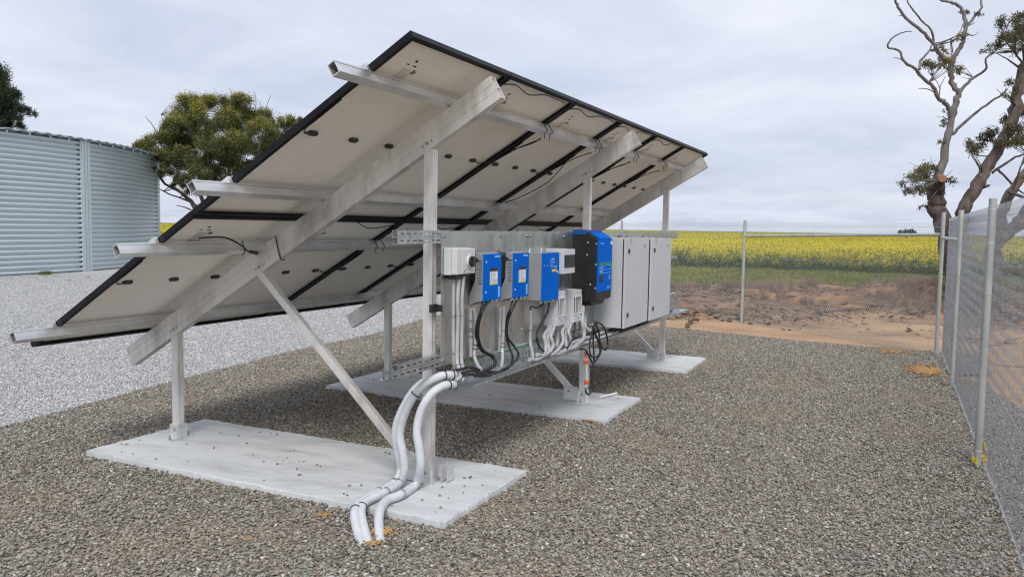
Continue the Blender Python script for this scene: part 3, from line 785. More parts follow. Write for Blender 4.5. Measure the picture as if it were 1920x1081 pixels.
scatter_stones('brown_gravel', 'loose brown and grey gravel stones covering the yard under the array', BROWN_POLY, (-1.5, 10.4, -3.5, 5.7), 3900, 17.0, (0.011, 0.030), BROWN, SLABS, 0.008, (0.34, 0.27, 0.19))
scatter_stones('white_gravel', 'loose pale grey gravel stones covering the yard beside the tank', WHITE_POLY, (-1.0, 17, 3.9, 22), 1900, 25.0, (0.013, 0.034), WHITE, [], 0.002)
# a few crumbs of gravel lying on the slabs
cx, cy = [], []
for (a, b, c, e), n in zip(SLABS, (48, 16, 8)):
    for i in range(n):
        px, py = rnd.uniform(a + 0.05, b - 0.08), c + 0.1 + (e - c - 0.2) * rnd.random() ** 1.5
        for j in range(rnd.choice((1, 1, 1, 2, 3))):
            cx.append(px + rnd.gauss(0, 0.025) * (j > 0))
            cy.append(py + rnd.gauss(0, 0.025) * (j > 0))
N = len(cx)
s = rng.uniform(0.008, 0.022, N)
scatter('gravel_crumbs', 'scattered dark gravel crumbs lying on the white concrete slabs', 'gravel', 'stone', np.c_[cx, cy, 0.052 + s * 0.2],
        np.c_[rng.normal(0, .2, N), rng.normal(0, .2, N), rng.uniform(0, 6, N)], np.c_[s, s, s], pick(BROWN, rng.uniform(0, .8, N)) * 0.8)


# concrete slabs ------------------------------------------------------------
def slab(label, x0, x1, y0, y1, seed, chip):
    r = random.Random(seed)
    P = []
    for (ax, ay), (bx, by) in (((x0, y0), (x1, y0)), ((x1, y0), (x1, y1)), ((x1, y1), (x0, y1)), ((x0, y1), (x0, y0))):
        k = int(math.hypot(bx - ax, by - ay) / 0.03)
        L_ = math.hypot(bx - ax, by - ay)
        nx_, ny_ = (by - ay) / L_, -(bx - ax) / L_
        w = 0.0
        for j in range(k):
            t = j / k
            # the edge wanders slowly, with a chip broken out here and there
            w = w * 0.86 + r.gauss(0, 0.0022 if chip else 0.0012)
            c_ = -0.012 * r.random() if chip and r.random() < 0.06 else 0.0
            P.append((ax + (bx - ax) * t + nx_ * (w + c_), ay + (by - ay) * t + ny_ * (w + c_)))
    n = len(P)
    cxm, cym = (x0 + x1) / 2, (y0 + y1) / 2

    def ring(off, z, jz=0.0):
        o = []
        for x, y in P:
            dx, dy = x - cxm, y - cym
            l = math.hypot(dx, dy)
            o.append((x - dx / l * off, y - dy / l * off, z + r.gauss(0, jz)))
        return o
    mb = MB()
    rings = [ring(-0.004, -0.10), ring(-0.002, 0.015, 0.004), ring(0.0, 0.042, 0.004), ring(0.006, 0.050, 0.001)]
    vs = [p for q in rings for p in q]
    fs = []
    for i in range(3):
        for k in range(n):
            k2 = (k + 1) % n
            fs.append((i * n + k, i * n + k2, (i + 1) * n + k2, (i + 1) * n + k))
    fs.append(tuple(range(3 * n, 4 * n)))
    mb.add(vs, fs)
    o = mb.build('concrete_slab', 'concrete')
    tag(o, label, 'slab', 'concrete slabs under the array posts')
    return o


slab('nearest rough-edged white concrete slab, with white conduits running over its edge', *SLABS[0], 1, True)
slab('middle white concrete slab with the orange ended tube hanging above it', *SLABS[1], 2, False)
slab('farthest white concrete slab, below the two tall grey cabinets', *SLABS[2], 3, False)


# crumbs of orange soil dug up around the conduits, slab corners and fence
ox, oy, osz = [], [], []
for x, y, rx, ry, n, smax in ((0.05, 0.19, 0.07, 0.07, 240, 0.018), (-0.10, 0.14, 0.07, 0.05, 90, 0.016), (0.11, 0.62, 0.06, 0.06, 80, 0.016), (-0.35, 0.75, 0.05, 0.05, 26, 0.013),
                              (2.93, 2.45, 0.05, 0.22, 120, 0.022), (2.95, 0.10, 0.04, 0.14, 90, 0.020), (1.38, 0.02, 0.03, 0.12, 60, 0.016), (1.9, -1.0, 0.2, 0.2, 26, 0.014),
                              (7.35, -2.55, 0.35, 0.17, 900, 0.034), (6.9, -2.9, 0.3, 0.15, 300, 0.03), (8.8, -2.2, 0.25, 0.25, 220, 0.03)):
    a_ = rng.uniform(0, 6.283, n)
    q_ = np.abs(rng.normal(0, 0.55, n))
    ox.append(x + rx * q_ * np.cos(a_))
    oy.append(y + ry * q_ * np.sin(a_))
    osz.append(rng.uniform(0.35, 1.0, n) * smax)
ox, oy, osz = np.concatenate(ox), np.concatenate(oy), np.concatenate(osz)
N = len(ox)
scatter('soil_crumbs', 'orange soil crumbs dug up among the gravel by conduits and fence', 'soil', 'stone', np.c_[ox, oy, 0.026 + osz * 0.25], np.c_[rng.normal(0, .4, N), rng.normal(0, .4, N), rng.uniform(0, 6, N)],
        np.c_[osz * 1.2, osz * 1.1, osz], pick([(0, (0.46, 0.27, 0.11)), (0.4, (0.40, 0.22, 0.085)), (0.8, (0.52, 0.34, 0.17))], rng.uniform(0, 1, N)))

# ================================================================== SOLAR ARRAY
TILT = 0.533
CT, ST = math.cos(TILT), math.sin(TILT)
Z0 = 2.6312
PW, PH = 1.1203, 1.7726
U1, DU = 0.8104, 2.7227
HR, HB = 0.0664, 0.1464


def S(u, s, n):
    return (u, s * CT + n * ST, Z0 - s * ST + n * CT)


class SB(MB):
    """MB whose boxes are given in array coordinates (u, down-slope, normal)."""

    def sbox(self, u0, u1, s0, s1, n0, n1):
        vs = [S(*p) for p in [(u0, s0, n0), (u1, s0, n0), (u1, s1, n0), (u0, s1, n0), (u0, s0, n1), (u1, s0, n1), (u1, s1, n1), (u0, s1, n1)]]
        return self.add(vs, [(0, 3, 2, 1), (4, 5, 6, 7), (0, 1, 5, 4), (1, 2, 6, 5), (2, 3, 7, 6), (3, 0, 4, 7)])


def panel_parts():
    """Meshes of one module in its own coordinates: x along the row, y down the slope, z out of the glass."""
    w, h, t = 1.108, 1.760, 0.035
    d = {}
    ms = []
    for nm, (a, b, c, e), fl in (('s0', (0, 0.011, 0, h), (0, 0.032, 0, h)), ('s1', (w - 0.011, w, 0, h), (w - 0.032, w, 0, h)),
                                 ('e0', (0.011, w - 0.011, 0, 0.011), (0.032, w - 0.032, 0, 0.030)), ('e1', (0.011, w - 0.011, h - 0.011, h), (0.032, w - 0.032, h - 0.030, h))):
        mb = MB()
        mb.box(a, b, c, e, -t + 0.0022, 0)
        mb.box(fl[0], fl[1], fl[2], fl[3], -t, -t + 0.002)
        ms.append(mb.mesh('frame_bar', 'black_anodised'))
    d['frame_bar'] = ms
    mb = MB()
    mb.box(0.0112, w - 0.0112, 0.0112, h - 0.0112, -0.009, -0.007)
    d['backsheet'] = mb.mesh('backsheet', 'backsheet')
    mb = MB()
    mb.box(0.0112, w - 0.0112, 0.0112, h - 0.0112, -0.0065, -0.001)
    d['glass'] = mb.mesh('glass', 'solar_glass')
    mb = MB()
    for yy in (0.871, 0.883):
        mb.box(0.0115, w - 0.0115, yy, yy + 0.0022, -0.0098, -0.0091)
    d['seam'] = mb.mesh('lay_up_seam', 'print_white')
    mb = MB()
    mb.prism([(-0.040, 0), (-0.028, -0.016), (0.028, -0.016), (0.040, 0), (0.028, 0.016), (-0.028, 0.016)], -0.024, -0.0092, 'z')
    d['jbox'] = mb.mesh('junction_box', 'black_plastic')
    # printed rating label
    mb = MB()
    r = random.Random(5)
    for q in range(6):
        mb.box(0.235 + 0.0, 0.235 + r.uniform(0.05, 0.10), 0.235 + q * 0.014, 0.239 + q * 0.014, -0.0096, -0.0092)
    d['label_fine'] = mb.mesh('rating_print', 'print_grey')
    mb = MB()
    for (a, b, c, e) in ((0.262, 0.285, 0.155, 0.172), (0.285, 0.315, 0.195, 0.205), (0.225, 0.25, 0.195, 0.204), (0.33, 0.345, 0.225, 0.262), (0.35, 0.362, 0.235, 0.255),
                         (0.235, 0.245, 0.325, 0.345), (0.255, 0.265, 0.328, 0.345), (0.275, 0.285, 0.328, 0.345), (0.30, 0.31, 0.328, 0.345), (0.325, 0.335, 0.33, 0.345)):
        mb.box(a, b, c, e, -0.0097, -0.0092)
    d['label_bold'] = mb.mesh('rating_print', 'print_black')
    # leads to the module edge, tucked along the frame
    for k, (a, sgn) in enumerate(((0.16, -1), (0.90, 1))):
        mb = MB()
        ex = 0.03 if sgn < 0 else w - 0.03
        p = [(a + sgn * 0.045, h / 2, -0.024), (a + sgn * 0.08, h / 2 - 0.004, -0.026), ((a + ex) / 2, h / 2 + 0.012 * sgn, -0.028), (ex - sgn * 0.012, h / 2 - 0.04, -0.032), (ex - sgn * 0.002, h / 2 - 0.16, -0.038), (ex, h / 2 - 0.34, -0.039)]
        mb.tube(smooth_path(p, 4)[0], 0.0035, 6)
        d['lead%d' % k] = mb.mesh('lead', 'black_cable')
    return d


PP = panel_parts()
ORD = ['first', 'second', 'third', 'fourth', 'fifth', 'sixth']
for row in range(2):
    for i in range(6):
        where = 'upper row' if row == 0 else 'lower row'
        if i == 0:
            lab = 'solar panel at the near end of the %s, nearest the camera' % where
        elif i == 5:
            lab = 'solar panel at the far end of the %s' % where
        else:
            lab = '%s solar panel from the near end in the %s' % (ORD[i], where)
        t = thing('solar_panel', lab, 'solar panel', S(i * PW + 0.006, row * PH + 0.006, 0), (-TILT, 0, 0), 'solar panels of the tilted array', True)
        for me in PP['frame_bar']:
            link('frame_bar', me, t)
        b = link('backsheet', PP['backsheet'], t)
        link('glass', PP['glass'], t)
        link('lay_up_seam', PP['seam'], t)['kind'] = 'stuff'
        for nm in ('label_fine', 'label_bold'):
            o = link('rating_print', PP[nm], t)
            o['kind'] = 'stuff'
        for k, x in enumerate((0.16, 0.53, 0.90)):
            j = link('junction_box', PP['jbox'], t)
            j.location = (x, 0.877, 0)
        link('lead', PP['lead0'], t)
        link('lead', PP['lead1'], t)

# mounting frame ------------------------------------------------------------
fr = thing('panel_support', 'aluminium support of posts, braces, sloping rafters and rails carrying the solar panels', 'panel support', (U1, 0.385, 0.05))
RAIL_S = [0.3029, 1.4, 2.096, 3.2217]
RX0, RX1 = -0.29, 6.93


def rail(s, x0, x1):
    mb = SB()
    a, b = s, s + 0.048
    n1, n0 = -0.0352, -0.0352 - HR + 0.0006
    w = 0.004
    mb.sbox(x0, x1, a, a + w, n0 + 0.016, n1 - 0.012)        # up-slope web, with a lip groove top and bottom
    mb.sbox(x0, x1, a - 0.002, a + w, n1 - 0.010, n1)
    mb.sbox(x0, x1, a - 0.002, a + w, n0, n0 + 0.014)
    mb.sbox(x0, x1, a + 0.004, a + 0.007, n1 - 0.013, n1 - 0.009)
    mb.sbox(x0, x1, a + 0.004, a + 0.007, n0 + 0.013, n0 + 0.017)
    mb.sbox(x0, x1, b - w, b, n0, n1)
    mb.sbox(x0, x1, a + w, b - w, n0, n0 + w)
    mb.sbox(x0, x1, a + w, b - w, n1 - w, n1 - 0.0004)
    return mb


rails = []
for s in RAIL_S:
    ro = rail(s, RX0, RX1).build('rail', 'aluminium', fr)
    rails.append(ro)
    # end clamps beside the outermost frames
    for u, sg in ((-0.012, -1), (6 * PW + 0.012, 1)):
        q = SB().sbox(u - 0.012, u + 0.012, s - 0.004, s + 0.052, -0.034, 0.004)
        sub('end_clamp', q, 'aluminium', ro)
# cable ties round the rails near the seams
for s in (RAIL_S[0], RAIL_S[2]):
    for i in (2, 3, 4, 5) if s < 1 else (2,):
        for du in (-0.05, 0.05):
            u = i * PW + du
            q = SB()
            p = [S(u, s - 0.0055, -0.037), S(u + 0.004, s - 0.0055, -0.035 - HR - 0.004), S(u + 0.006, s + 0.03, -0.035 - HR - 0.005), S(u + 0.02, s + 0.05, -0.035 - HR - 0.03)]
            q.tube(p, 0.0032, 5)
            sub('cable_tie', q, 'black_plastic', rails[0] if s < 1 else rails[2])

BOLT_S = {'tall': 0.4, 'short': 2.6}
for k in range(3):
    u = U1 + DU * k
    n1 = -0.0352 - HR
    n0 = n1 - HB
    s0, s1 = 0.0135, 3.644
    q = SB()
    w, t = 0.060, 0.0035
    e = u - w / 2
    g1, g2 = n0 + HB * 0.34, n0 + HB * 0.66
    # near web in three strips with shallow grooves, far web, top, middle and bottom flanges
    q.sbox(e, e + t, s0, s1, n0, g1 - 0.0028)
    q.sbox(e, e + t, s0, s1, g1 + 0.0028, g2 - 0.0028)
    q.sbox(e, e + t, s0, s1, g2 + 0.0028, n1)
    q.sbox(e + t - 0.001, e + t + 0.002, s0, s1, g1 - 0.006, g1 + 0.006)
    q.sbox(e + t - 0.001, e + t + 0.002, s0, s1, g2 - 0.006, g2 + 0.006)
    q.sbox(e + w - t, e + w, s0, s1, n0, n1)
    q.sbox(e + t, e + w - t, s0, s1, n1 - t, n1 - 0.0002)
    q.sbox(e + t, e + w - t, s0, s1, n0 + HB * 0.5 - t / 2, n0 + HB * 0.5 + t / 2)
    q.sbox(e + t, e + w - t, s0, s1, n0 + 0.0002, n0 + t)
    rf = q.build('rafter', 'aluminium_stained', fr)
    # bolts and holes where posts and brace meet the rafter
    for yy in (0.385, 2.569, 1.735):
        zc = 2.1605 + (0.385 - yy) * math.tan(TILT)
        for j, dd in enumerate((-0.035, 0.0, 0.035)):
            c = Vector((e, yy + dd * CT, zc - dd * ST))
            m = MB()
            m.cyl(c + Vector((-0.006 if j == 1 else -0.001, 0, 0)), (1, 0, 0), 0.011 if j == 1 else 0.005, 0.007, 8)
            sub('bolt', m, 'steel_bolt' if j == 1 else 'black_plastic', rf)
    # small brackets holding the rails on the rafter
    for s in RAIL_S:
        m = SB().sbox(e - 0.03, e, s + 0.006, s + 0.042, n1 + 0.001, n1 + 0.005)
        m.sbox(e - 0.022, e - 0.012, s + 0.018, s + 0.03, n1 - 0.006, n1 + 0.001)
        sub('rail_bracket', m, 'steel_bolt', rf)

    def post(y, ztop, w=0.066, d=0.052):
        m = MB()
        a, b = y - w / 2, y + w / 2
        x0, x1 = u - d / 2, u + d / 2
        # grooved section: two ribs on the side that faces the yard
        prof = [(x0, a), (x0 + 0.012, a), (x0 + 0.014, a + 0.006), (x0 + 0.022, a + 0.006), (x0 + 0.024, a), (x1 - 0.024, a), (x1 - 0.022, a + 0.006), (x1 - 0.014, a + 0.006), (x1 - 0.012, a), (x1, a), (x1, b), (x0, b)]
        m.prism(prof, 0.056, ztop, 'z')
        p = m.build('post', 'aluminium_stained', fr)
        f = MB()
        f.box(u - 0.105, u + 0.105, y - 0.042, y + 0.042, 0.050, 0.061)
        sub('base_plate', f, 'aluminium', p, 0.001)
        for sg in (-1, 1):
            yy = y + sg * (w / 2 + 0.0045)
            sub('cleat', MB().box(u - 0.045, u + 0.045, yy - 0.004, yy + 0.004, 0.061, 0.165), 'aluminium', p, 0.001)
        f = MB()
        f.box(x0 - 0.0065, x0 - 0.0005, y - 0.05, y + 0.05, 0.061, 0.15)
        sub('cleat', f, 'aluminium', p, 0.001)
        f = MB()
        f.cyl((x0 - 0.0066, y, 0.125), (-1, 0, 0), 0.011, 0.008, 6)
        sub('bolt', f, 'steel_bolt', p)
        for sg in (-1, 1):
            f = MB()
            f.cyl((u + sg * 0.085, y - 0.005, 0.061), (0, 0, 1), 0.012, 0.010, 6)
            f.cyl((u + sg * 0.085, y - 0.005, 0.071), (0, 0, 1), 0.006, 0.022, 8)
            sub('bolt', f, 'steel_bolt', p)
        return p
    zr = 2.1605 - 0.02
    pt = post(0.378, zr - 0.012)
    ps = post(2.569, 2.1605 + (0.385 - 2.569) * math.tan(TILT) - 0.03)
    # brace from the foot of the tall post up to the middle of the rafter
    m = MB()
    m.bar((u - 0.002, 0.455, 0.115), (u - 0.002, 1.745, 1.325), 0.046, 0.050, (0, 0, 1))
    br = m.build('brace', 'aluminium_stained', fr, 0.002)
    m = MB()
    for dy in (-1, 1):
        m.box(u - 0.034, u - 0.027, 0.42, 0.56, 0.061, 0.19)
        break
    sub('gusset', m, 'aluminium', br, 0.001)
    m = MB()
    m.cyl((u - 0.034, 0.51, 0.145), (-1, 0, 0), 0.011, 0.008, 6)
    sub('bolt', m, 'steel_bolt', br)
    if k == 0:
        sub('cleat', MB().box(u + 0.03, u + 0.11, 0.30, 0.308, 0.061, 0.17), 'aluminium', pt, 0.001)
        sub('cleat', MB().box(u + 0.04, u + 0.12, 0.262, 0.268, 0.061, 0.14), 'aluminium', pt, 0.001)

# loose string leads hanging off the frame seams
strings = thing('string_cable', 'black string cables tied along the seams of the panel undersides', 'cable', S(2 * PW, 0.1, -0.04))


def string(pts, r=0.0042):
    MB().tube(smooth_path([S(*p) for p in pts], 6)[0], r, 6).build('lead', 'black_cable', strings)


for i in (2, 3, 4, 5):
    c = i * PW
    string([(c + 0.02, 0.80, -0.040), (c + 0.045, 0.62, -0.050), (c + 0.06, 0.50, -0.070), (c + 0.02, 0.40, -0.105)])
    if i in (2, 4):
        string([(c + 0.02, 0.66, -0.040), (c + 0.09, 0.56, -0.055), (c + 0.08, 0.46, -0.080), (c - 0.02, 0.38, -0.105)], 0.0035)
string([(3 * PW + 0.03, 0.66, -0.05), (3 * PW + 0.16, 0.95, -0.075), (3 * PW + 0.12, 1.25, -0.06), (3 * PW + 0.02, 1.36, -0.05)])
for i in range(1, 5):
    c = i * PW
    string([(c - 0.02, 0.10, -0.04), (c + 0.12, 0.05, -0.05), (c + 0.35, 0.075, -0.062), (c + 0.6, 0.04, -0.045), (c + 0.95, 0.045, -0.045)])
    string([(c + 0.5, 1.80, -0.042), (c + 0.7, 1.86, -0.055), (c + 0.9, 1.84, -0.05), (c + 1.1, 1.80, -0.042)])
string([(0.25, 2.03, -0.04), (0.42, 1.99, -0.06), (0.60, 2.04, -0.10), (0.66, 2.075, -0.115), (0.74, 2.10, -0.12), (0.80, 2.11, -0.12)], 0.006)
MB().tube([S(0.70, 2.086, -0.116), S(0.79, 2.108, -0.122)], 0.011, 8).build('connector', 'black_plastic', strings)
string([(0.64, 2.06, -0.045), (0.655, 2.09, -0.112), (0.66, 2.13, -0.116)], 0.004)
u = U1 - 0.032
string([(u, 1.90, -0.10), (u - 0.003, 1.92, -0.17), (u, 1.94, -0.252), (u + 0.05, 1.95, -0.256)], 0.004)


# ================================================================== SWITCHGEAR ON THE TALL POSTS
YP = 0.300          # face of the steel back board
board = thing('mounting_board', 'galvanised steel back board on perforated channels, bolted across the tall posts', 'board', (0.82, YP, 0.8))
for x0, x1 in ((0.812, 2.086), (2.089, 3.62)):
    MB().box(x0, x1, YP - 0.002, YP, 0.795, 1.622).build('sheet', 'galvanised_sheet', board)


def channel(x0, x1, z, h, y0, d, slot=0.065):
    """Slotted strut channel: the face towards the yard is pierced by oblong holes, the back is open."""
    m = MB()
    w = 0.0025
    m.box(x0, x1, y0, y0 + d, z + h - w, z + h)
    m.box(x0, x1, y0, y0 + d, z, z + w)
    a, b = z + h * 0.36, z + h * 0.64
    m.box(x0, x1, y0, y0 + w, b, z + h - w)
    m.box(x0, x1, y0, y0 + w, z + w, a)
    x = x0
    while x < x1 - 0.001:
        m.box(x, min(x + slot * 0.42, x1), y0, y0 + w, a, b)
        x += slot
    m.box(x0, x1, y0 + d - w, y0 + d, z + w, z + 0.010)
    m.box(x0, x1, y0 + d - w, y0 + d, z + h - 0.010, z + h - w)
    return m


for z, xa, xb in ((1.558, 0.344, 6.56), (1.597, 0.344, 6.56), (0.797, 0.35, 6.60), (0.836, 0.35, 6.60), (1.30, 3.45, 6.56)):
    channel(xa, xb, z, 0.0375, 0.3015, 0.038).build('strut_channel', 'galvanised', board)
for x in (0.845, 1.62, 2.06, 2.12, 2.80):
    for z in (1.600,) if x < 2.5 else (1.595,):
        MB().cyl((x, YP - 0.002, z), (0, -1, 0), 0.012, 0.008, 6).build('bolt', 'steel_bolt', board)
for x, z in ((0.95, 1.19), (0.84, 0.83), (1.66, 0.86), (2.0, 0.90)):
    MB().cyl((x, YP - 0.002, z), (0, -1, 0), 0.010, 0.008, 6).build('bolt', 'steel_bolt', board)
m = MB()
m.box(0.79, 0.812, 0.285, 0.32, 1.14, 1.18)
m.box(0.735, 0.812, 0.32, 0.335, 1.135, 1.185)
m.build('bracket', 'black_plastic', board)

# cable tray ------------------------------------------------------------------
tray = thing('cable_tray', 'long perforated galvanised cable tray running below the back board', 'tray', (0.95, 0.18, 0.67))
TX0, TX1, TZ = 0.93, 6.72, 0.657
TYF, TYB = 0.138, 0.285
m = MB()
m.box(TX0, TX1, TYF, TYB, TZ, TZ + 0.0025)
m.build('floor', 'galvanised', tray)
m = MB()
m.box(TX0, TX1, TYF - 0.0025, TYF - 0.0002, TZ - 0.001, TZ + 0.018)
m.build('front_lip', 'galvanised', tray)
m = MB()
m.box(TX0, TX1, TYB, TYB + 0.0025, TZ, TZ + 0.018)
m.box(TX0, TX1, TYB, TYB + 0.0025, TZ + 0.108, TZ + 0.122)
m.box(TX0, TX1, TYB - 0.012, TYB, TZ + 0.1195, TZ + 0.122)
x = TX0
j = 0
while x < TX1:
    m.box(x, x + 0.013, TYB, TYB + 0.0025, TZ + 0.018, TZ + 0.108)
    if j % 2:
        m.box(x + 0.013, x + 0.028, TYB, TYB + 0.0025, TZ + 0.055, TZ + 0.070)
    x += 0.028
    j += 1
m.build('perforated_side', 'galvanised', tray)
# frayed green earth wire along the tray top
for (xa, xb, seed) in ((0.95, 2.95, 1), (2.6, 3.6, 2)):
    r = random.Random(seed)
    p = []
    x = xa
    while x < xb:
        p.append((x, TYB - 0.012 + r.uniform(-0.006, 0.006), TZ + 0.125 + r.uniform(-0.004, 0.012)))
        x += 0.06
    o = MB().tube(smooth_path(p, 3)[0], 0.0045, 6).build('earth_wire', 'green_wire')
    tag(o, ('green earth wire lying along the tray edge below the blue chargers', 'green earth wire looping along the tray below the breaker boxes')[seed - 1], 'wire')


# enclosures ----------------------------------------------------------------------
def text_lines(mb, x0, x1, y, z1, z0, n, h, seed, face='y'):
    r = random.Random(seed)
    for i in range(n):
        z = z1 - (z1 - z0) * (i + 0.5) / n
        b = x0 + (x1 - x0) * r.uniform(0.45, 1.0)
        if face == 'y':
            mb.box(x0, b, y - 0.0008, y, z - h / 2, z + h / 2)
        else:
            mb.box(y - 0.0008, y, x0, b, z - h / 2, z + h / 2)


# rotary isolator
t = thing('isolator_switch', 'pale grey box with black rotary isolator knob on the board', 'switch', (0.95, 0.26, 1.36))
MB().box(0.838, 1.08, 0.245, YP - 0.002, 1.362, 1.530).build('base_box', 'pale_enclosure', t, 0.005)
MB().box(0.842, 1.076, 0.205, 0.2445, 1.366, 1.526).build('lid', 'off_white_plastic', t, 0.005)
m = MB()
m.box(0.905, 1.03, 0.199, 0.2048, 1.372, 1.520)
fp = m.build('face_plate', 'off_white_plastic', t, 0.002)
m = MB()
m.cyl((0.99, 0.199, 1.445), (0, -1, 0), 0.040, 0.014, 24)
sub('dial', m, 'off_white_plastic', fp)
m = MB()
m.cyl((0.99, 0.1848, 1.445), (0, -1, 0), 0.034, 0.010, 20)
m.box(0.979, 1.001, 0.160, 0.1746, 1.414, 1.476)
m.build('knob', 'black_plastic', t, 0.002)
m = MB()
m.box(0.915, 0.935, 0.1984, 0.199, 1.378, 1.392)
m.box(0.935, 1.02, 0.1984, 0.199, 1.392, 1.395)
sub('print', m, 'print_grey', fp)
MB().box(0.87, 1.0, 0.222, 0.285, 1.335, 1.361).build('gland_plate', 'black_plastic', t, 0.003)

# two solar chargers


def charger(label, x0, x1, zt, zb, tall):
    yf = 0.188
    t = thing('charge_controller', label, 'charger', ((x0 + x1) / 2, 0.26, zb), None, 'solar charge controllers')
    H = zt - zb
    d = YP - 0.002 - yf
    # side profile (y, z): the grey case leaves the wall half way down to make room for the heat sink
    prof = [(yf + 0.008, zt), (YP - 0.05, zt + 0.012), (YP - 0.046, zb + H * 0.44), (YP - 0.004, zb + H * 0.10), (YP - 0.004, zb - 0.035), (YP - 0.05, zb - 0.012), (yf + 0.008, zb)]
    MB().prism(prof, x0, x1, 'x').build('case', 'charger_grey', t, 0.002)
    m = MB()
    n = 9
    for i in range(n):
        xx = x0 + 0.012 + (x1 - x0 - 0.03) * i / (n - 1)
        m.box(xx, xx + 0.006, YP - 0.046, YP - 0.003, zb + H * 0.42, zt - 0.02)
    m.box(x0 + 0.006, x1 - 0.006, YP - 0.0455, YP - 0.040, zb + H * 0.46, zt - 0.02)
    m.build('heat_sink', 'black_paint', t)
    m = MB()
    m.box(x0 - 0.002, x1 + 0.002, yf, yf + 0.0078, zb - 0.002, zt + 0.002)
    fc = m.build('front_cover', 'blue_paint', t, 0.002)
    m = MB()
    m.box(x0 + 0.085, x1 - 0.055, yf - 0.0008, yf - 0.0001, zb + H * 0.62, zb + H * 0.70)
    sub('indicator_strip', m, 'print_black', fc)
    m = MB()
    m.box(x0 + 0.085, x1 - 0.055, yf - 0.0008, yf - 0.0001, zb + H * 0.36, zb + H * 0.62)
    lb = sub('label', m, 'print_white', fc)
    m = MB()
    m.box(x0 + 0.085, x1 - 0.055, yf - 0.0008, yf - 0.0001, zb + H * 0.33, zb + H * 0.36)
    sub('label', m, 'print_yellow', fc)
    m = MB()
    text_lines(m, x0 + 0.12, x1 - 0.06, yf - 0.0009, zb + H * 0.61, zb + H * 0.37, 9, 0.0018, 4)
    for i in range(5):
        z = zb + H * (0.59 - 0.048 * i)
        m.box(x0 + 0.094, x0 + 0.106, yf - 0.0016, yf - 0.0009, z - 0.006, z + 0.004)
    sub('print', m, 'print_grey', fc)
    m = MB()
    m.box(x1 - 0.10, x1 - 0.02, yf - 0.0008, yf - 0.0001, zt - 0.022, zt - 0.010)
    m.box(x1 - 0.045, x1 - 0.02, yf - 0.0008, yf - 0.0001, zb + 0.012, zb + 0.085)
    sub('label', m, 'print_blue', fc)
    m = MB()
    for xx, zz in ((x0 + 0.028, zt - 0.05), (x0 + 0.028, zb + 0.055)):
        m.cyl((xx, yf, zz), (0, -1, 0), 0.006, 0.003, 8)
    sub('screw', m, 'print_white', fc)
    # print on the case side
    m = MB()
    text_lines(m, yf + 0.015, YP - 0.055, x0, zb + H * 0.88, zb + H * 0.38, 15, 0.0025, 9, 'x')
    m.box(x0 - 0.0008, x0, yf + 0.02, yf + 0.045, zb + H * 0.845, zb + H * 0.86)
    m.box(x0 - 0.0008, x0, yf + 0.015, yf + 0.040, zb + H * 0.36, zb + H * 0.375)
    m.build('case_print', 'print_black', t)
    m = MB()
    m.cyl((x0, YP - 0.06, zt - 0.035), (-1, 0, 0), 0.011, 0.012, 10)
    m.build('plug', 'black_plastic', t)
    # hanging lug and cable glands
    m = MB()
    m.prism([(x0 + 0.07, zt + 0.008), (x1 - 0.07, zt + 0.008), (x1 - 0.10, zt + 0.04), (x0 + 0.10, zt + 0.04)], YP - 0.006, YP - 0.003, 'y')
    m.prism([(YP - 0.05, zt + 0.0125), (YP - 0.004, zt + 0.0125), (YP - 0.004, zt + 0.034)], x0 + 0.001, x0 + 0.004, 'x')
    m.build('hanger', 'charger_grey', t)
    for i in range(4):
        xx = x0 + 0.03 + i * (x1 - x0 - 0.06) / 3
        m = MB()
        m.cyl((xx, yf + 0.025, zb - 0.0005), (0, 0, -1), 0.015, 0.020, 8)
        m.build('cable_gland', 'off_white_plastic', t)
    return t


charger('blue and grey solar charger beside the isolator switch, with white label', 1.165, 1.416, 1.484, 1.182, True)
charger('second blue and grey solar charger, between its twin and the plain blue box', 1.606, 1.861, 1.480, 1.172, True)

# plain blue charger
t = thing('battery_charger', 'tall plain blue fronted box with small yellow sticker on the back board', 'charger', (2.23, 0.24, 1.11))
yf = 0.172
MB().box(2.072, 2.392, yf + 0.009, YP - 0.002, 1.115, 1.474).build('case', 'charger_grey', t, 0.003)
fc = MB().box(2.068, 2.396, yf, yf + 0.0085, 1.110, 1.474).build('front_cover', 'blue_paint', t, 0.003)
m = MB()
text_lines(m, 2.21, 2.33, yf - 0.0009, 1.430, 1.355, 7, 0.003, 21)
m.box(2.16, 2.175, yf - 0.0009, yf - 0.0001, 1.372, 1.382)
m.box(2.255, 2.29, yf - 0.0009, yf - 0.0001, 1.42, 1.432)
m.box(2.315, 2.345, yf - 0.0009, yf - 0.0001, 1.358, 1.368)
sub('print', m, 'print_blue', fc)
m = MB().box(2.25, 2.34, yf - 0.0009, yf - 0.0001, 1.327, 1.345)
sub('sticker', m, 'print_yellow', fc)
m = MB()
m.cyl((2.355, yf, 1.322), (0, -1, 0), 0.009, 0.004, 10)
m.cyl((2.10, yf, 1.38), (0, -1, 0), 0.004, 0.002, 8)
sub('screw', m, 'print_white', fc)
m = MB()
for xx in (2.10, 2.32):
    m.prism([(xx, 1.474), (xx + 0.05, 1.474), (xx + 0.035, 1.505), (xx + 0.015, 1.505)], YP - 0.006, YP - 0.003, 'y')
m.build('hanger', 'galvanised', t)
for i in range(4):
    m = MB()
    m.cyl((2.11 + i * 0.075, yf + 0.03, 1.1145), (0, 0, -1), 0.016, 0.022, 8)
    m.build('cable_gland', 'off_white_plastic', t)


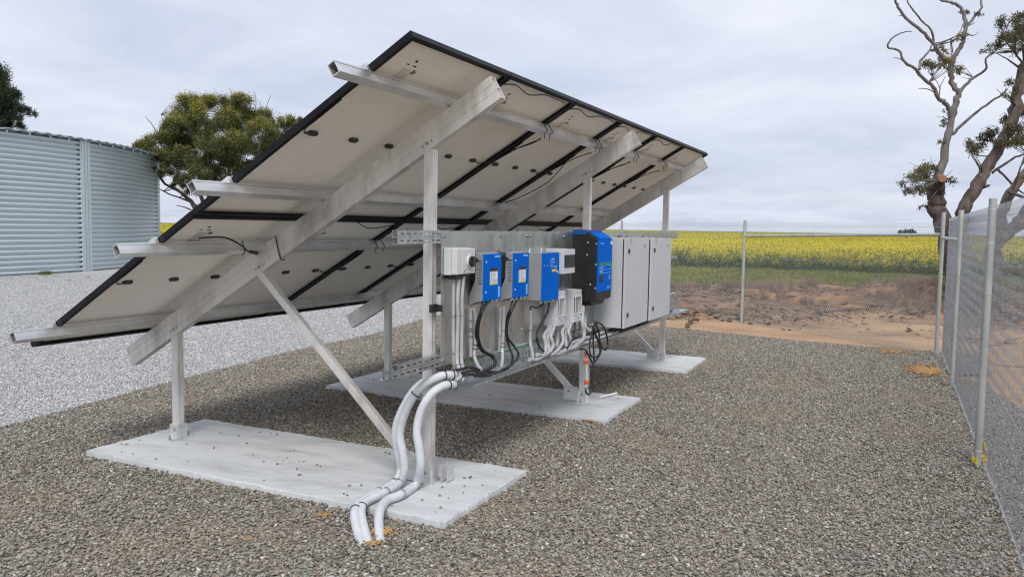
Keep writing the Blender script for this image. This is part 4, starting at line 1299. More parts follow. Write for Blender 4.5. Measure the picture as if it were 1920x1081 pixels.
# breaker boxes
def breaker(label, x0, x1, yf, z0, z1, clear):
    t = thing('breaker_box', label, 'breaker box', ((x0 + x1) / 2, (yf + YP) / 2, z0), None, 'breaker boxes on the board')
    ym = yf + (YP - yf) * 0.42
    MB().box(x0, x1, ym + 0.001, YP - 0.002, z0, z1).build('back_box', 'grey_enclosure', t, 0.004)
    H = z1 - z0
    # the lid is built round its window: top piece, bottom piece and side cheeks
    wz0, wz1 = (z0 + H * 0.28, z0 + H * 0.78) if clear else (z0 + H * 0.25, z0 + H * 0.76)
    m = MB()
    m.box(x0 + 0.002, x1 - 0.002, yf, ym, wz1, z1 - 0.002)
    m.box(x0 + 0.002, x1 - 0.002, yf, ym, z0 + 0.002, wz0)
    m.box(x0 + 0.002, x0 + 0.02, yf + 0.004, ym, wz0, wz1)
    m.box(x1 - 0.02, x1 - 0.002, yf + 0.004, ym, wz0, wz1)
    m.build('lid', 'off_white_plastic', t, 0.002)
    m = MB()
    m.box(x0 + 0.02, x1 - 0.02, yf + 0.03, yf + 0.034, wz0, wz1)
    m.build('inner_plate', 'black_plastic' if not clear else 'smoked_window', t)
    m = MB()
    xm = (x0 + x1) / 2
    m.box(xm - 0.035, xm + 0.02, yf + 0.008, yf + 0.03, wz0 + H * 0.14, wz1 - H * 0.14)
    m.box(xm - 0.03, xm - 0.01, yf + 0.001, yf + 0.008, wz0 + H * 0.22, wz0 + H * 0.3)
    m.build('breaker', 'black_plastic', t, 0.001)
    m = MB()
    m.box(x0 + 0.02, x1 - 0.02, yf - 0.003, yf - 0.0005, wz0, wz1)
    m.build('window', 'clear_plastic' if clear else 'smoked_window', t)
    if clear:
        m = MB()
        m.box(x0 + 0.012, x1 - 0.012, yf - 0.008, yf - 0.0004, wz1, wz1 + 0.008)
        m.box(x0 + 0.012, x1 - 0.012, yf - 0.008, yf - 0.0004, wz0 - 0.008, wz0)
        m.box(x0 + 0.012, x0 + 0.022, yf - 0.008, yf - 0.0032, wz0, wz1)
        m.box(x1 - 0.022, x1 - 0.012, yf - 0.008, yf - 0.0032, wz0, wz1)
        m.box(xm - 0.012, xm + 0.012, yf - 0.014, yf - 0.0004, wz0 - 0.028, wz0 - 0.016)
        m.build('window_frame', 'off_white_plastic', t, 0.001)
    return t


breaker('breaker box with dark smoked window, beside the black inverter', 2.405, 2.638, 0.136, 1.302, 1.498, False)
breaker('lower breaker box with clear window, under the plain blue box', 2.402, 2.562, 0.182, 0.888, 1.165, True)
breaker('lower breaker box with clear window, beneath the black inverter', 2.770, 2.949, 0.189, 0.878, 1.150, True)

# inverter
t = thing('inverter', 'large black inverter with a blue front and green stripe', 'inverter', (3.18, 0.18, 1.04))
X0, X1 = 2.99, 3.375
yf = 0.070
m = MB()
prof = [(YP - 0.002, 1.632), (YP - 0.12, 1.632), (YP - 0.155, 1.622), (yf + 0.012, 1.578), (yf + 0.006, 1.55), (yf + 0.006, 1.06), (yf + 0.03, 1.045), (YP - 0.08, 1.03), (YP - 0.002, 1.07)]
m.prism(prof, X0, X1, 'x')
m.build('case', 'black_paint', t, 0.004)
m = MB()
m.box(X0 + 0.004, X1 - 0.004, yf, yf + 0.0055, 1.122, 1.576)
fc = m.build('front_cover', 'blue_paint', t, 0.003)
m = MB()
m.prism([(YP - 0.150, 1.6265), (yf + 0.004, 1.5790), (yf + 0.004, 1.5835), (YP - 0.150, 1.631)], X0 + 0.03, X1 - 0.03, 'x')
m.build('top_cover', 'blue_paint', t)
m = MB()
m.box(X0 - 0.003, X1 + 0.003, YP - 0.125, YP - 0.003, 1.6325, 1.652)
m.box(X0 - 0.003, X0 - 0.0005, YP - 0.125, YP - 0.003, 1.612, 1.6325)
m.build('hanging_rail', 'blue_paint_edge', t)
m = MB().box(X0 + 0.05, X1 - 0.004, yf - 0.0009, yf - 0.0001, 1.352, 1.374)
sub('stripe', m, 'green_print', fc)
m = MB()
for z in (1.345, 1.310, 1.283):
    m.box(X0 + 0.05, X1 - 0.006, yf - 0.0009, yf - 0.0001, z - 0.0015, z + 0.0015)
m.box(X0 + 0.055, X0 + 0.15, yf - 0.0009, yf - 0.0001, 1.323, 1.332)
m.box(X0 + 0.055, X0 + 0.13, yf - 0.0009, yf - 0.0001, 1.292, 1.302)
m.box(X0 + 0.075, X0 + 0.10, yf - 0.0009, yf - 0.0001, 1.530, 1.542)
m.box(X0 + 0.108, X0 + 0.16, yf - 0.0009, yf - 0.0001, 1.533, 1.540)
m.box(X1 - 0.035, X1 - 0.022, yf - 0.0009, yf - 0.0001, 1.318, 1.335)
text_lines(m, X1 - 0.085, X1 - 0.04, yf - 0.0001, 1.265, 1.215, 5, 0.004, 5)
text_lines(m, X1 - 0.13, X1 - 0.02, yf - 0.0001, 1.165, 1.14, 4, 0.0025, 6)
sub('print', m, 'print_blue', fc)
m = MB().box(X1 - 0.055, X1 - 0.012, yf - 0.0009, yf - 0.0001, 1.525, 1.556)
sub('label', m, 'print_white', fc)
m = MB()
m.box(X0 + 0.06, X0 + 0.155, yf - 0.003, yf - 0.0001, 1.208, 1.268)
dp = sub('display', m, 'black_plastic', fc, 0.001)
m = MB()
for yy, zz in ((0.16, 1.545), (0.165, 1.44), (0.13, 1.19), (yf + 0.014, 1.535), (yf + 0.014, 1.36), (yf + 0.014, 1.16)):
    m.cyl((X0, yy, zz), (-1, 0, 0), 0.0055, 0.003, 8)
m.build('screw', 'print_white', t)
MB().box(X0 + 0.03, X1 - 0.03, 0.13, 0.24, 1.005, 1.045).build('gland_block', 'black_plastic', t, 0.004)


# cabinets
def cabinet(label, x0, x1, z0, z1, yf, last):
    t = thing('equipment_cabinet', label, 'cabinet', ((x0 + x1) / 2, 0.15, z0), None, 'tall grey equipment cabinets')
    MB().box(x0, x1, yf + 0.030, YP - 0.002, z0, z1).build('body', 'grey_enclosure', t, 0.003)
    MB().box(x0 + 0.012, x1 - 0.012, yf + 0.018, yf + 0.0298, z0 + 0.012, z1 - 0.012).build('seal', 'black_plastic', t)
    dr = MB().box(x0, x1, yf, yf + 0.0178, z0 - 0.002, z1 + 0.002).build('door', 'grey_enclosure', t, 0.003)
    for z in (z0 + 0.115, z1 - 0.115):
        m = MB()
        m.box(x0 + 0.075, x0 + 0.115, yf - 0.008, yf - 0.0002, z - 0.020, z + 0.020)
        sub('lock', m, 'black_plastic', dr, 0.004)
    m = MB().box(x1 - 0.22, x1 - 0.05, yf - 0.0009, yf - 0.0001, z1 - 0.105, z1 - 0.045)
    q = sub('label', m, 'off_white_plastic', dr)
    m = MB()
    text_lines(m, x1 - 0.20, x1 - 0.06, yf - 0.0010, z1 - 0.055, z1 - 0.095, 5, 0.003, 8)
    sub('print', m, 'print_grey', dr)
    m = MB().box(x0 + 0.135, x0 + 0.155, yf - 0.0030, yf - 0.0002, z1 - 0.052, z1 + 0.004)
    sub('clip', m, 'galvanised', dr)
    for xx in (x0 + 0.05, x1 - 0.05):
        m = MB()
        m.box(xx - 0.02, xx + 0.02, YP - 0.05, YP - 0.003, z1 - 0.002, z1 + 0.028)
        m.cyl((xx, YP - 0.05, z1 + 0.016), (0, -1, 0), 0.008, 0.006, 6)
        m.build('wall_lug', 'galvanised', t, 0.002)
    m = MB()
    for xx in (x0 + 0.2, x1 - 0.08):
        m.cyl((xx, 0.14, z0), (0, 0, -1), 0.022, 0.03, 10)
    m.build('cable_gland', 'black_plastic', t)


cabinet('tall grey cabinet beside the black inverter', 3.559, 4.300, 0.760, 1.578, 0.008, False)
cabinet('tall grey cabinet farther from the inverter, at the end of the board', 4.349, 5.100, 0.755, 1.572, -0.006, True)


# ------------------------------------------------------------------ conduits and cables
def hose(name, label, cat, pts, r, m, ribbed=False, group=None, sides=10, k=6):
    p, _ = smooth_path(pts, k)
    if ribbed:
        # resample finely and let the radius ripple like corrugated conduit
        L = [0.0]
        for a, b in zip(p, p[1:]):
            L.append(L[-1] + (b - a).length)
        n = int(L[-1] / ribbed)
        q, j = [], 0
        for i in range(n + 1):
            d = L[-1] * i / n
            while j < len(L) - 2 and L[j + 1] < d:
                j += 1
            q.append(p[j].lerp(p[j + 1], (d - L[j]) / max(L[j + 1] - L[j], 1e-9)))
        rad = [r * (1.0 if i % 2 else 0.89) for i in range(n + 1)]
        o = MB().tube(q, rad, sides).build(name, m)
    else:
        o = MB().tube(p, r, sides).build(name, m)
    tag(o, label, cat, group)
    return o


def ring(part, pts, t, r, w, m, name='cable_tie'):
    """A strap round a hose at position t along it."""
    p, _ = smooth_path(pts, 10)
    i = max(1, min(len(p) - 2, int(t * (len(p) - 1))))
    d = (p[i + 1] - p[i - 1]).normalized()
    mb = MB()
    mb.tube([p[i] - d * w / 2, p[i] + d * w / 2], r, 14)
    o = bpy.data.objects.new(name, mb.mesh(name, m))
    COL.objects.link(o)
    o.parent = part
    return o


big = {}
for k, lab in (('b', 'left thick white corrugated conduit, mostly hidden behind its neighbour'), ('a', 'middle thick white corrugated conduit curving down onto the slab'),
               ('c', 'right thick white corrugated conduit standing apart at the gravel')):
    o = hose('corrugated_conduit', lab, 'conduit', TR_big[k], 0.0272, 'conduit_white', 0.0060, 'thick white conduits leaving the cable tray', 14)
    for t in ((0.035, 0.10, 0.27, 0.83) if k == 'a' else (0.03, 0.09) if k == 'c' else (0.05, 0.83)):
        ring(o, TR_big[k], t, 0.0305, 0.006, 'black_plastic')
    for t in (0.62, 0.69):
        ring(o, TR_big[k], t, 0.0305, 0.016, 'galvanised', 'saddle_clamp')
SM_LAB = {
    'iso1': 'leftmost thin grey conduit below the isolator switch, close to the board', 'iso2': 'middle thin grey conduit below the isolator switch',
    'iso3': 'right thin grey conduit below the isolator switch', 'm1a': 'left thin grey conduit below the charger nearest the isolator',
    'm1b': 'right thin grey conduit below the charger nearest the isolator', 'm2a': 'left thin grey conduit below the second charger', 'm2b': 'right thin grey conduit below the second charger',
    'd1': 'single thin grey conduit below the plain blue box', 'f1': 'leftmost grey conduit below the breaker box under the blue box', 'f2': 'second grey conduit below the breaker box under the blue box',
    'f3': 'third grey conduit below the breaker box under the blue box', 'f4': 'short thicker grey conduit at right below the breaker box under the blue box',
    'g1': 'leftmost grey conduit below the breaker box beneath the inverter', 'g2': 'middle grey conduit below the breaker box beneath the inverter', 'g3': 'right grey conduit below the breaker box beneath the inverter',
    'h1': 'thick grey conduit sweeping down from the inverter into the tray', 'h2': 'thin grey conduit bending right below the inverter', 'h3': 'short grey conduit behind, below the inverter'}
for k, p in TR_small.items():
    r = 0.0125 if k[0] in 'imd' else 0.0150
    if k in ('f4', 'h1'):
        r = 0.018
    p = [(x, max(y, TYF + r + 0.002), max(z, TZ + r + 0.004)) if z < 0.80 else (x, y, z) for x, y, z in p]
    o = hose('conduit', SM_LAB[k], 'conduit', p, r, 'conduit_grey', 0.0035, 'grey conduits on the board', 10)
    for t in ((0.3, 0.62) if k[0] in 'imd' else (0.08,)):
        ring(o, p, t, r * 1.12, 0.012, 'galvanised' if k[0] in 'imd' else 'conduit_grey', 'saddle_clamp')
    if k in ('m1a', 'm1b', 'm2b'):
        ring(o, p, 0.45, r * 1.12, 0.005, 'black_plastic')
        ring(o, p, 0.51, r * 1.12, 0.005, 'black_plastic')
BK_LAB = {'b0': 'left black cable curving down from the charger nearest the isolator', 'b1': 'middle black cable curving down from the charger nearest the isolator',
          'b2': 'right black cable curving down from the charger nearest the isolator', 'c0': 'left black cable curving down from the second charger', 'c1': 'right black cable curving down from the second charger',
          't0': 'black cable lying at the back of the tray near its open end', 't1': 'black cable lying in the middle of the tray near its open end', 't2': 'black cable lying at the front of the tray near its open end',
          'dlink': 'short black cable linking the plain blue box to its conduit', 'd2': 'long black cable hanging from the plain blue box into the tray', 'g4': 'straight black cable below the breaker box beneath the inverter',
          'g5': 'short black cable end lying in the tray below the plain blue box'}
for k, p in TR_black.items():
    r = 0.0085 if k[0] in 'bct' else 0.007
    if k == 'd2':
        r = 0.009
    p = [(x, max(y, TYF + r + 0.002), max(z, TZ + r + 0.004)) if z < 0.78 else (x, y, z) for x, y, z in p]
    hose('cable', BK_LAB[k], 'cable', p, r, 'black_cable', False, 'black cables on the board', 8)
# conduits lying in the tray below the inverter and cabinets
for i in range(5):
    r = random.Random(40 + i)
    y = 0.160 + i * 0.027
    p = []
    x = 2.5 + 0.12 * i
    xe = 3.9 if i < 3 else 6.2
    while x <= xe:
        p.append((x, y + r.uniform(-0.008, 0.008), TZ + 0.022 + r.uniform(0, 0.012) + (0.03 if i % 2 and x < 3.7 else 0)))
        x += 0.22
    lab = ['frontmost', 'second', 'third', 'fourth', 'rearmost'][i] + (' grey conduit' if i < 3 else ' dark conduit') + ' lying in the tray under the inverter and cabinets'
    hose('tray_conduit', lab, 'conduit', p, 0.016 if i < 3 else 0.013, 'conduit_grey' if i < 3 else 'black_cable', 0.005 if i < 3 else False, 'conduits lying in the tray', 10)
for i, (xa, xb) in enumerate(((3.75, 4.6), (4.5, 5.2))):
    p = [(xb, 0.16, 0.735), (xb - 0.10, 0.16, 0.710), (xb - 0.25, 0.158, 0.690), (xa, 0.155, 0.680)]
    hose('conduit', ('dark conduit leaving the underside of the nearer grey cabinet', 'dark conduit leaving the underside of the farther grey cabinet')[i], 'conduit', p, 0.012, 'black_cable', False, None, 8)
o = hose('coiled_cable', 'coiled black cable hanging in loops beside the middle post', 'cable', TR_coil, 0.0078, 'black_cable', False, None, 8, 8)
ring(o, TR_coil, 0.27, 0.014, 0.02, 'black_plastic')
# clear inline unit with orange ends
t = thing('inline_tube', 'clear tubular unit with orange ends hanging beside the middle post', 'tube', TR_filter[-1])
F = [Vector(p) for p in TR_filter]
MB().tube([F[1], F[2], F[3]], 0.021, 14).build('body', 'clear_plastic', t)
MB().tube([F[1].lerp(F[3], 0.22), F[1].lerp(F[3], 0.75)], 0.009, 10).build('core', 'off_white_plastic', t)
for a, b, r in ((F[0], F[0].lerp(F[1], 0.75), 0.012), (F[1].lerp(F[3], 0.02), F[1].lerp(F[3], 0.14), 0.0225), (F[1].lerp(F[3], 0.78), F[1].lerp(F[3], 0.90), 0.0225)):
    MB().tube([a, b], [r, r * 0.9], 14).build('end_cap', 'orange_plastic', t)
# scrap of conduit left on the middle slab
hose('conduit_offcut', 'short white conduit offcut lying on the middle slab behind the post', 'conduit', [(3.72, 0.28, 0.066), (3.86, 0.24, 0.066), (3.98, 0.20, 0.068)], 0.012, 'conduit_white')

for o in list(COL.objects):
    if o.type == 'MESH' and o.parent is not None and o.name.split('.')[0] in ('print', 'case_print', 'screw', 'heat_sink'):
        o['kind'] = 'stuff'

# ================================================================== FENCES


def chain_mesh(a, b, z0, z1, p, r, sides=3, off=0.0, m='zinc_wire'):
    """Interlocking zigzag wires between plan points a and b."""
    a, b = Vector((*a, 0)), Vector((*b, 0))
    L = (b - a).length
    d = (b - a) / L
    nrm = Vector((-d.y, d.x, 0))
    nz = int(round((z1 - z0) / p))
    nw = int(L / p)
    k = np.arange(nz + 1)
    V, Fq = [], []
    ang = np.arange(sides) * 2 * math.pi / sides
    for i in range(nw):
        u = (i + (k % 2)) * p
        zz = z0 + k * p
        w = np.where(k % 2, 0.0016, -0.0016) + off
        c = np.array([a.x, a.y, 0]) + u[:, None] * np.array(d) + w[:, None] * np.array(nrm)
        c[:, 2] = zz
        # a square-ish ring in the plane across the wire is good enough at this thickness
        e1 = np.array(nrm)
        for j, (ca, sa) in enumerate(zip(np.cos(ang), np.sin(ang))):
            V.append(c + ca * r * e1 + sa * r * np.array(d) * 1.3)
    nv = nz + 1
    V = np.array(V).reshape(nw, sides, nv, 3)
    idx = np.arange(nw * sides * nv).reshape(nw, sides, nv)
    i0 = idx[:, :, :-1]
    i1 = idx[:, :, 1:]
    j0 = np.roll(idx, -1, axis=1)[:, :, :-1]
    j1 = np.roll(idx, -1, axis=1)[:, :, 1:]
    Fq = np.stack([i0, j0, j1, i1], -1).reshape(-1, 4)
    return fast_mesh('mesh', V.reshape(-1, 3), Fq, m)


def fast_mesh(name, V, F, m, tint=None, smooth=False):
    me = bpy.data.meshes.new(name)
    n = F.shape[1]
    me.vertices.add(len(V))
    me.vertices.foreach_set('co', np.asarray(V, np.float32).ravel())
    me.loops.add(len(F) * n)
    me.loops.foreach_set('vertex_index', np.asarray(F, np.int32).ravel())
    me.polygons.add(len(F))
    me.polygons.foreach_set('loop_start', np.arange(0, len(F) * n, n, dtype=np.int32))
    me.update(calc_edges=True)
    if smooth:
        me.polygons.foreach_set('use_smooth', np.ones(len(F), bool))
    if tint is not None:
        a = me.attributes.new('tint', 'FLOAT_COLOR', 'POINT')
        a.data.foreach_set('color', np.c_[np.asarray(tint, np.float32), np.ones(len(V), np.float32)].ravel())
    me.materials.append(MATS[m])
    return me


def fence(label, posts, heights, side, rails, spans, z0=0.03, ties=True, own_first=True):
    t = thing('chain_link_fence', label, 'fence', (posts[0][0], posts[0][1], 0))
    for i, ((x, y), h) in enumerate(zip(posts, heights)):
        if i == 0 and not own_first:
            continue
        m = MB()
        m.tube([(x, y, -0.1), (x, y, h)], 0.0265, 14)
        p = m.build('post', 'fence_pipe', t)
        if ties and i < 4:
            for z in (0.12, 0.45, 0.85, 1.25, 1.6, h - 0.08):
                q = MB()
                q.tube([(x, y, z - 0.003), (x + 0.001, y, z + 0.003)], 0.0285, 12)
                sub('tie_wire', q, 'zinc_wire', p)
    for (x0, y0, zz0), (x1, y1, zz1) in rails:
        MB().tube([(x0, y0, zz0), (x1, y1, zz1)], 0.0225, 12).build('top_rail', 'fence_pipe', t)
    for (a, b, p, r, h) in spans:
        me = chain_mesh(a, b, z0, h, p, r, 4 if p < 0.05 else 3, m='zinc_wire_dull' if p == 0.045 else 'zinc_wire')
        o = link('mesh', me, t)
        o['kind'] = 'stuff'
        for z in (z0 + 0.02, z0 + (h - z0) * 0.33, z0 + (h - z0) * 0.66, h - 0.07):
            n = 24
            pts = [(a[0] + (b[0] - a[0]) * i / n, a[1] + (b[1] - a[1]) * i / n, z - 0.012 * math.sin(math.pi * (i % 8) / 8)) for i in range(n + 1)]
            MB().tube(pts, 0.002, 5).build('line_wire', 'zinc_wire', t)
    return t


FC = (9.02, -2.727)
RP = [FC, (6.411, -2.790), (3.123, -2.797), (-0.2, -2.80)]
fence('chain link fence along the right, with a yellow tag at a post foot', RP, [1.96, 1.92, 1.915, 1.92], -1,
      [((8.99, -2.728, 1.61), (6.44, -2.789, 1.60))], [((-0.6, -2.862), (9.02, -2.792), 0.045, 0.0015, 1.86)])
DF = Vector((2.259, 3.026))
BP = [(FC[0] + DF.x * k, FC[1] + DF.y * k) for k in range(10)]
nv = Vector((DF.y, -DF.x)).normalized() * 0.032


def offp(p):
    return (p[0] + nv.x, p[1] + nv.y)


fence('chain link fence across the back, in front of the yellow crop', BP, [1.9] + [1.855] * 9, -1,
      [((BP[0][0] + 0.02, BP[0][1] + 0.03, 1.655), (BP[1][0], BP[1][1], 1.575))],
      [(offp(BP[0]), offp(BP[4]), 0.038, 0.0026, 1.83), (offp(BP[4]), offp(BP[9]), 0.072, 0.0021, 1.82)], own_first=False)
E9 = BP[9]
fence('far chain link fence beyond the steel tank', [E9] + [(E9[0], E9[1] + 4.5 * k) for k in range(1, 10)], [1.86] * 10, -1, [],
      [((E9[0] + 0.03, E9[1]), (E9[0] + 0.03, E9[1] + 40), 0.104, 0.0024, 1.85)], ties=False, own_first=False)

# yellow tag at the foot of the near post
r = random.Random(8)
mb = MB()
for dx, dy, z, w, h in ((-0.045, 0.022, 0.055, 0.03, 0.04), (0.028, -0.035, 0.07, 0.035, 0.10), (0.035, -0.038, 0.145, 0.025, 0.07), (0.02, -0.045, 0.04, 0.035, 0.04)):
    vs, fs = [], []
    n = 5
    for i in range(n):
        for j in range(n):
            a, b = i / (n - 1) - 0.5, j / (n - 1) - 0.5
            vs.append((3.123 + dx + a * w * 0.6 + r.uniform(-0.008, 0.008), -2.797 + dy + a * w + r.uniform(-0.008, 0.008), z + b * h + r.uniform(-0.008, 0.008)))
    for i in range(n - 1):
        for j in range(n - 1):
            q = i * n + j
            fs.append((q, q + 1, q + n + 1, q + n))
    mb.add(vs, fs)
o = mb.build('yellow_tag', 'yellow_tape')
sd_ = o.modifiers.new('thick', 'SOLIDIFY')
sd_.thickness = 0.004
tag(o, 'crumpled yellow plastic tag tied at the foot of the near fence post', 'tag')

# ================================================================== TANK
TC = (10.5, 35.3)
TR, TH = 13.75, 4.28
tank = thing('water_tank', 'large round corrugated steel water tank with vertical joint strips', 'tank', (*TC, 0))
NC = 27
NS = 13
span = 2 * math.pi / NS
zs = []
k = 9
for i in range(NC * k + 1):
    zs.append(i / (NC * k) * TH)
zs = np.array(zs)
prof = 0.105 * (np.abs(np.sin(math.pi * zs / (TH / NC))) ** 0.8) - 0.06
na = 25
aa = np.linspace(0, span, na)
V = np.array([[(TR + prof[j]) * math.cos(a), (TR + prof[j]) * math.sin(a), zs[j]] for a in aa for j in range(len(zs))])
nz = len(zs)
F = np.array([(i * nz + j, (i + 1) * nz + j, (i + 1) * nz + j + 1, i * nz + j + 1) for i in range(na - 1) for j in range(nz - 1)])
wall_me = fast_mesh('wall_sheet', V, F, 'tank_steel', smooth=True)
mb = MB()
for q in (-0.010, 0.0, 0.010):
    rr = TR + 0.042
    vs = []
    for a in (q - 0.0036, q + 0.0036):
        for rad in (rr - 0.03, rr + 0.022):
            vs.append((rad * math.cos(a), rad * math.sin(a)))
    mb.prism([vs[0], vs[1], vs[3], vs[2]], 0.02, TH - 0.03, 'z')
q = 0.017
mb.prism([((TR + 0.012) * math.cos(-q), (TR + 0.012) * math.sin(-q)), ((TR + 0.044) * math.cos(-q), (TR + 0.044) * math.sin(-q)), ((TR + 0.044) * math.cos(q), (TR + 0.044) * math.sin(q)), ((TR + 0.012) * math.cos(q), (TR + 0.012) * math.sin(q))], 0.0, TH - 0.01, 'z')
joint_me = mb.mesh('joint_strip', 'tank_steel')
seam0 = R(-73.6)
for i in range(NS):
    w = link('wall_sheet', wall_me)
    w.parent = tank
    w.rotation_euler = (0, 0, seam0 + i * span)
    j = link('joint_strip', joint_me)
    j.parent = tank
    j.rotation_euler = (0, 0, seam0 + i * span)
# roof: shallow cone of corrugated sheets, its eave seen edge on
ne = 1300
vs, fs = [], []
for i in range(ne):
    a = 2 * math.pi * i / ne
    wv = 0.030 * math.sin(i * 2 * math.pi / 6.5)
    vs.append((TC[0] + (TR + 0.20) * math.cos(a), TC[1] + (TR + 0.20) * math.sin(a), TH + 0.045 + wv))
for i in range(ne):
    a = 2 * math.pi * i / ne
    wv = 0.030 * math.sin(i * 2 * math.pi / 6.5)
    vs.append((TC[0] + (TR - 1.5) * math.cos(a), TC[1] + (TR - 1.5) * math.sin(a), TH + 0.115 + wv))
vs.append((TC[0], TC[1], TH + 0.62))
for i in range(ne):
    i2 = (i + 1) % ne
    fs.append((i, i2, ne + i2, ne + i))
    fs.append((ne + i, ne + i2, 2 * ne))
mb = MB().add(vs, fs, True)
rf = mb.build('roof', 'tank_roof', tank)
q = rf.modifiers.new('thick', 'SOLIDIFY')
q.thickness = 0.03
q.offset = -1
mb = MB()
for i in range(60):
    a = seam0 - span + i * span / 9.0
    mb.box(*(lambda x, y: (x - 0.03, x + 0.03, y - 0.03, y + 0.03))(TC[0] + (TR + 0.05) * math.cos(a), TC[1] + (TR + 0.05) * math.sin(a)), TH - 0.06, TH + 0.01)
mb.build('eave_clip', 'tank_steel', tank)

# ================================================================== TREES


def leaves(clumps, n_per_m2, size, cols, seed, droop=0.3, flat=0.75, top=None, ztop=None, wid=0.3, spread=0.20):
    """Small leaf blades spread through each clump; colour differs from leaf to leaf."""
    g = np.random.default_rng(seed)
    Vs, Ts = [], []
    for (x, y, z, r) in clumps:
        n = max(12, int(n_per_m2 * r * r))
        # sprays: every clump is made of several sub-sprays so the outline stays broken
        ns = max(4, int(10 * r / 0.6))
        sc = g.normal(0, 1, (ns, 3))
        sc /= np.linalg.norm(sc, axis=1, keepdims=True) + 1e-6
        sc *= (r * g.uniform(0.35, 1.0, (ns, 1)))
        sc[:, 2] *= flat
        pick_ = g.integers(0, ns, n)
        p = sc[pick_] + g.normal(0, r * spread, (n, 3))
        p += np.array([x, y, z])
        s = size * g.uniform(0.6, 1.3, n)
        d = g.normal(0, 1, (n, 3))
        d[:, 2] -= droop
        d /= np.linalg.norm(d, axis=1, keepdims=True)
        o = np.cross(d, g.normal(0, 1, (n, 3)))
        o /= np.linalg.norm(o, axis=1, keepdims=True) + 1e-6
        a = p
        b = p + d * (s * 0.5)[:, None] + o * (s * wid * 0.5)[:, None]
        c = p + d * s[:, None]
        e = p + d * (s * 0.5)[:, None] - o * (s * wid * 0.5)[:, None]
        Vs.append(np.stack([a, b, c, e], 1).reshape(-1, 3))
        u = g.uniform(0, 1, n)
        t = pick(cols, u)
        if top is not None:
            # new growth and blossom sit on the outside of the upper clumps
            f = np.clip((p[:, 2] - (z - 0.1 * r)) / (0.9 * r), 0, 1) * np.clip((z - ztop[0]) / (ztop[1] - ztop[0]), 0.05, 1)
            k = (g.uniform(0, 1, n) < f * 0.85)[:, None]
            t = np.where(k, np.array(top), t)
        t = t * g.uniform(0.7, 1.3, (n, 1))
        Ts.append(np.repeat(t, 4, axis=0))
    V = np.concatenate(Vs)
    return V, np.arange(len(V)).reshape(-1, 4), np.concatenate(Ts)


def tree(name, label, data, bark, leaf_args, sides=8, cut=None, group=None, twigs=5):
    limbs, clumps = data
    bx, by = limbs[0][0][0], limbs[0][0][1]
    t = thing(name, label, 'tree', (bx, by, 0), None, group)
    for i, L in enumerate(limbs):
        p, rr = smooth_path(L, 5)
        r = random.Random(i * 7 + 1)
        rr = [q * r.uniform(0.93, 1.08) for q in rr]
        p = [v + Vector((r.gauss(0, 1), r.gauss(0, 1), r.gauss(0, 1))) * min(0.02, 0.25 * q) * (0 < j < len(p) - 1) for j, (v, q) in enumerate(zip(p, rr))]
        if i == 0:
            p = [Vector((p[0].x, p[0].y, -0.2))] + p
            rr = [rr[0] * 1.25] + rr
        MB().tube(p, rr, sides).build('trunk' if i == 0 else 'limb', bark if not (bark == 'bark_grey' and i < 2 and cut) else 'bark_brown', t)
    # fine twigs tie every spray of leaves to the limb nearest to it
    samp = [v for L in limbs for v in smooth_path(L, 5)[0]]
    tw = MB()
    r = random.Random(17)
    for (x, y, z, rad_) in clumps:
        c0 = Vector((x, y, z))
        near = sorted(samp, key=lambda v: (v - c0).length + 0.6 * max(0.0, v.z - z))[0]
        for j in range(twigs):
            e = c0 + Vector((r.gauss(0, 0.55), r.gauss(0, 0.55), r.gauss(0.1, 0.45))) * rad_
            mid = near.lerp(e, 0.5) + Vector((r.gauss(0, 0.12), r.gauss(0, 0.12), r.gauss(-0.05, 0.10))) * rad_
            tw.tube(smooth_path([near, mid, e], 3)[0], [0.016, 0.014, 0.012, 0.010, 0.008, 0.006, 0.004], 4)
    if twigs:
        link('twigs', tw.mesh('twigs', bark), t)['kind'] = 'stuff'
    if cut:
        c, d, rad = cut
        MB().cyl(c, d, rad, 0.02, 14).build('cut_face', 'cut_wood', t)
    V, F, T = leaves(clumps, **leaf_args)
    o = link('crown', fast_mesh('crown', V, F, 'leaf', T), t)
    return t


GUM = [(0, (0.085, 0.095, 0.055)), (0.3, (0.13, 0.135, 0.07)), (0.6, (0.17, 0.155, 0.08)), (0.85, (0.22, 0.18, 0.09))]
cutL = [Vector(p[:3]) for p in TR_gum1[0][1]]
tree('gum_tree', 'pruned grey gum tree with bare limbs and an orange cut stump, beyond the fence corner', TR_gum1, 'bark_grey',
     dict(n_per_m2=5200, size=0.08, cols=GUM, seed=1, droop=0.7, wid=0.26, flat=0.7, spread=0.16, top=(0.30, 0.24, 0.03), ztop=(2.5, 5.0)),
     cut=(cutL[-1], (cutL[-1] - cutL[-2]).normalized(), 0.125), group='gum trees beyond the right fence')
tree('gum_tree', 'thick brown leaning gum trunk with leafy sprays at the right edge', TR_gum2, 'bark_brown',
     dict(n_per_m2=5600, size=0.08, cols=GUM, seed=2, droop=0.7, wid=0.26, flat=0.65, spread=0.16), group='gum trees beyond the right fence')
tree('gum_tree', 'dark forked gum trunk seen through the mesh of the right fence', TR_gum3, 'bark_brown',
     dict(n_per_m2=1200, size=0.12, cols=GUM, seed=3, droop=0.6, wid=0.24, flat=0.6), group='gum trees beyond the right fence')
MAL = [(0, (0.065, 0.085, 0.03)), (0.3, (0.105, 0.125, 0.04)), (0.6, (0.15, 0.16, 0.05)), (0.85, (0.20, 0.185, 0.055))]
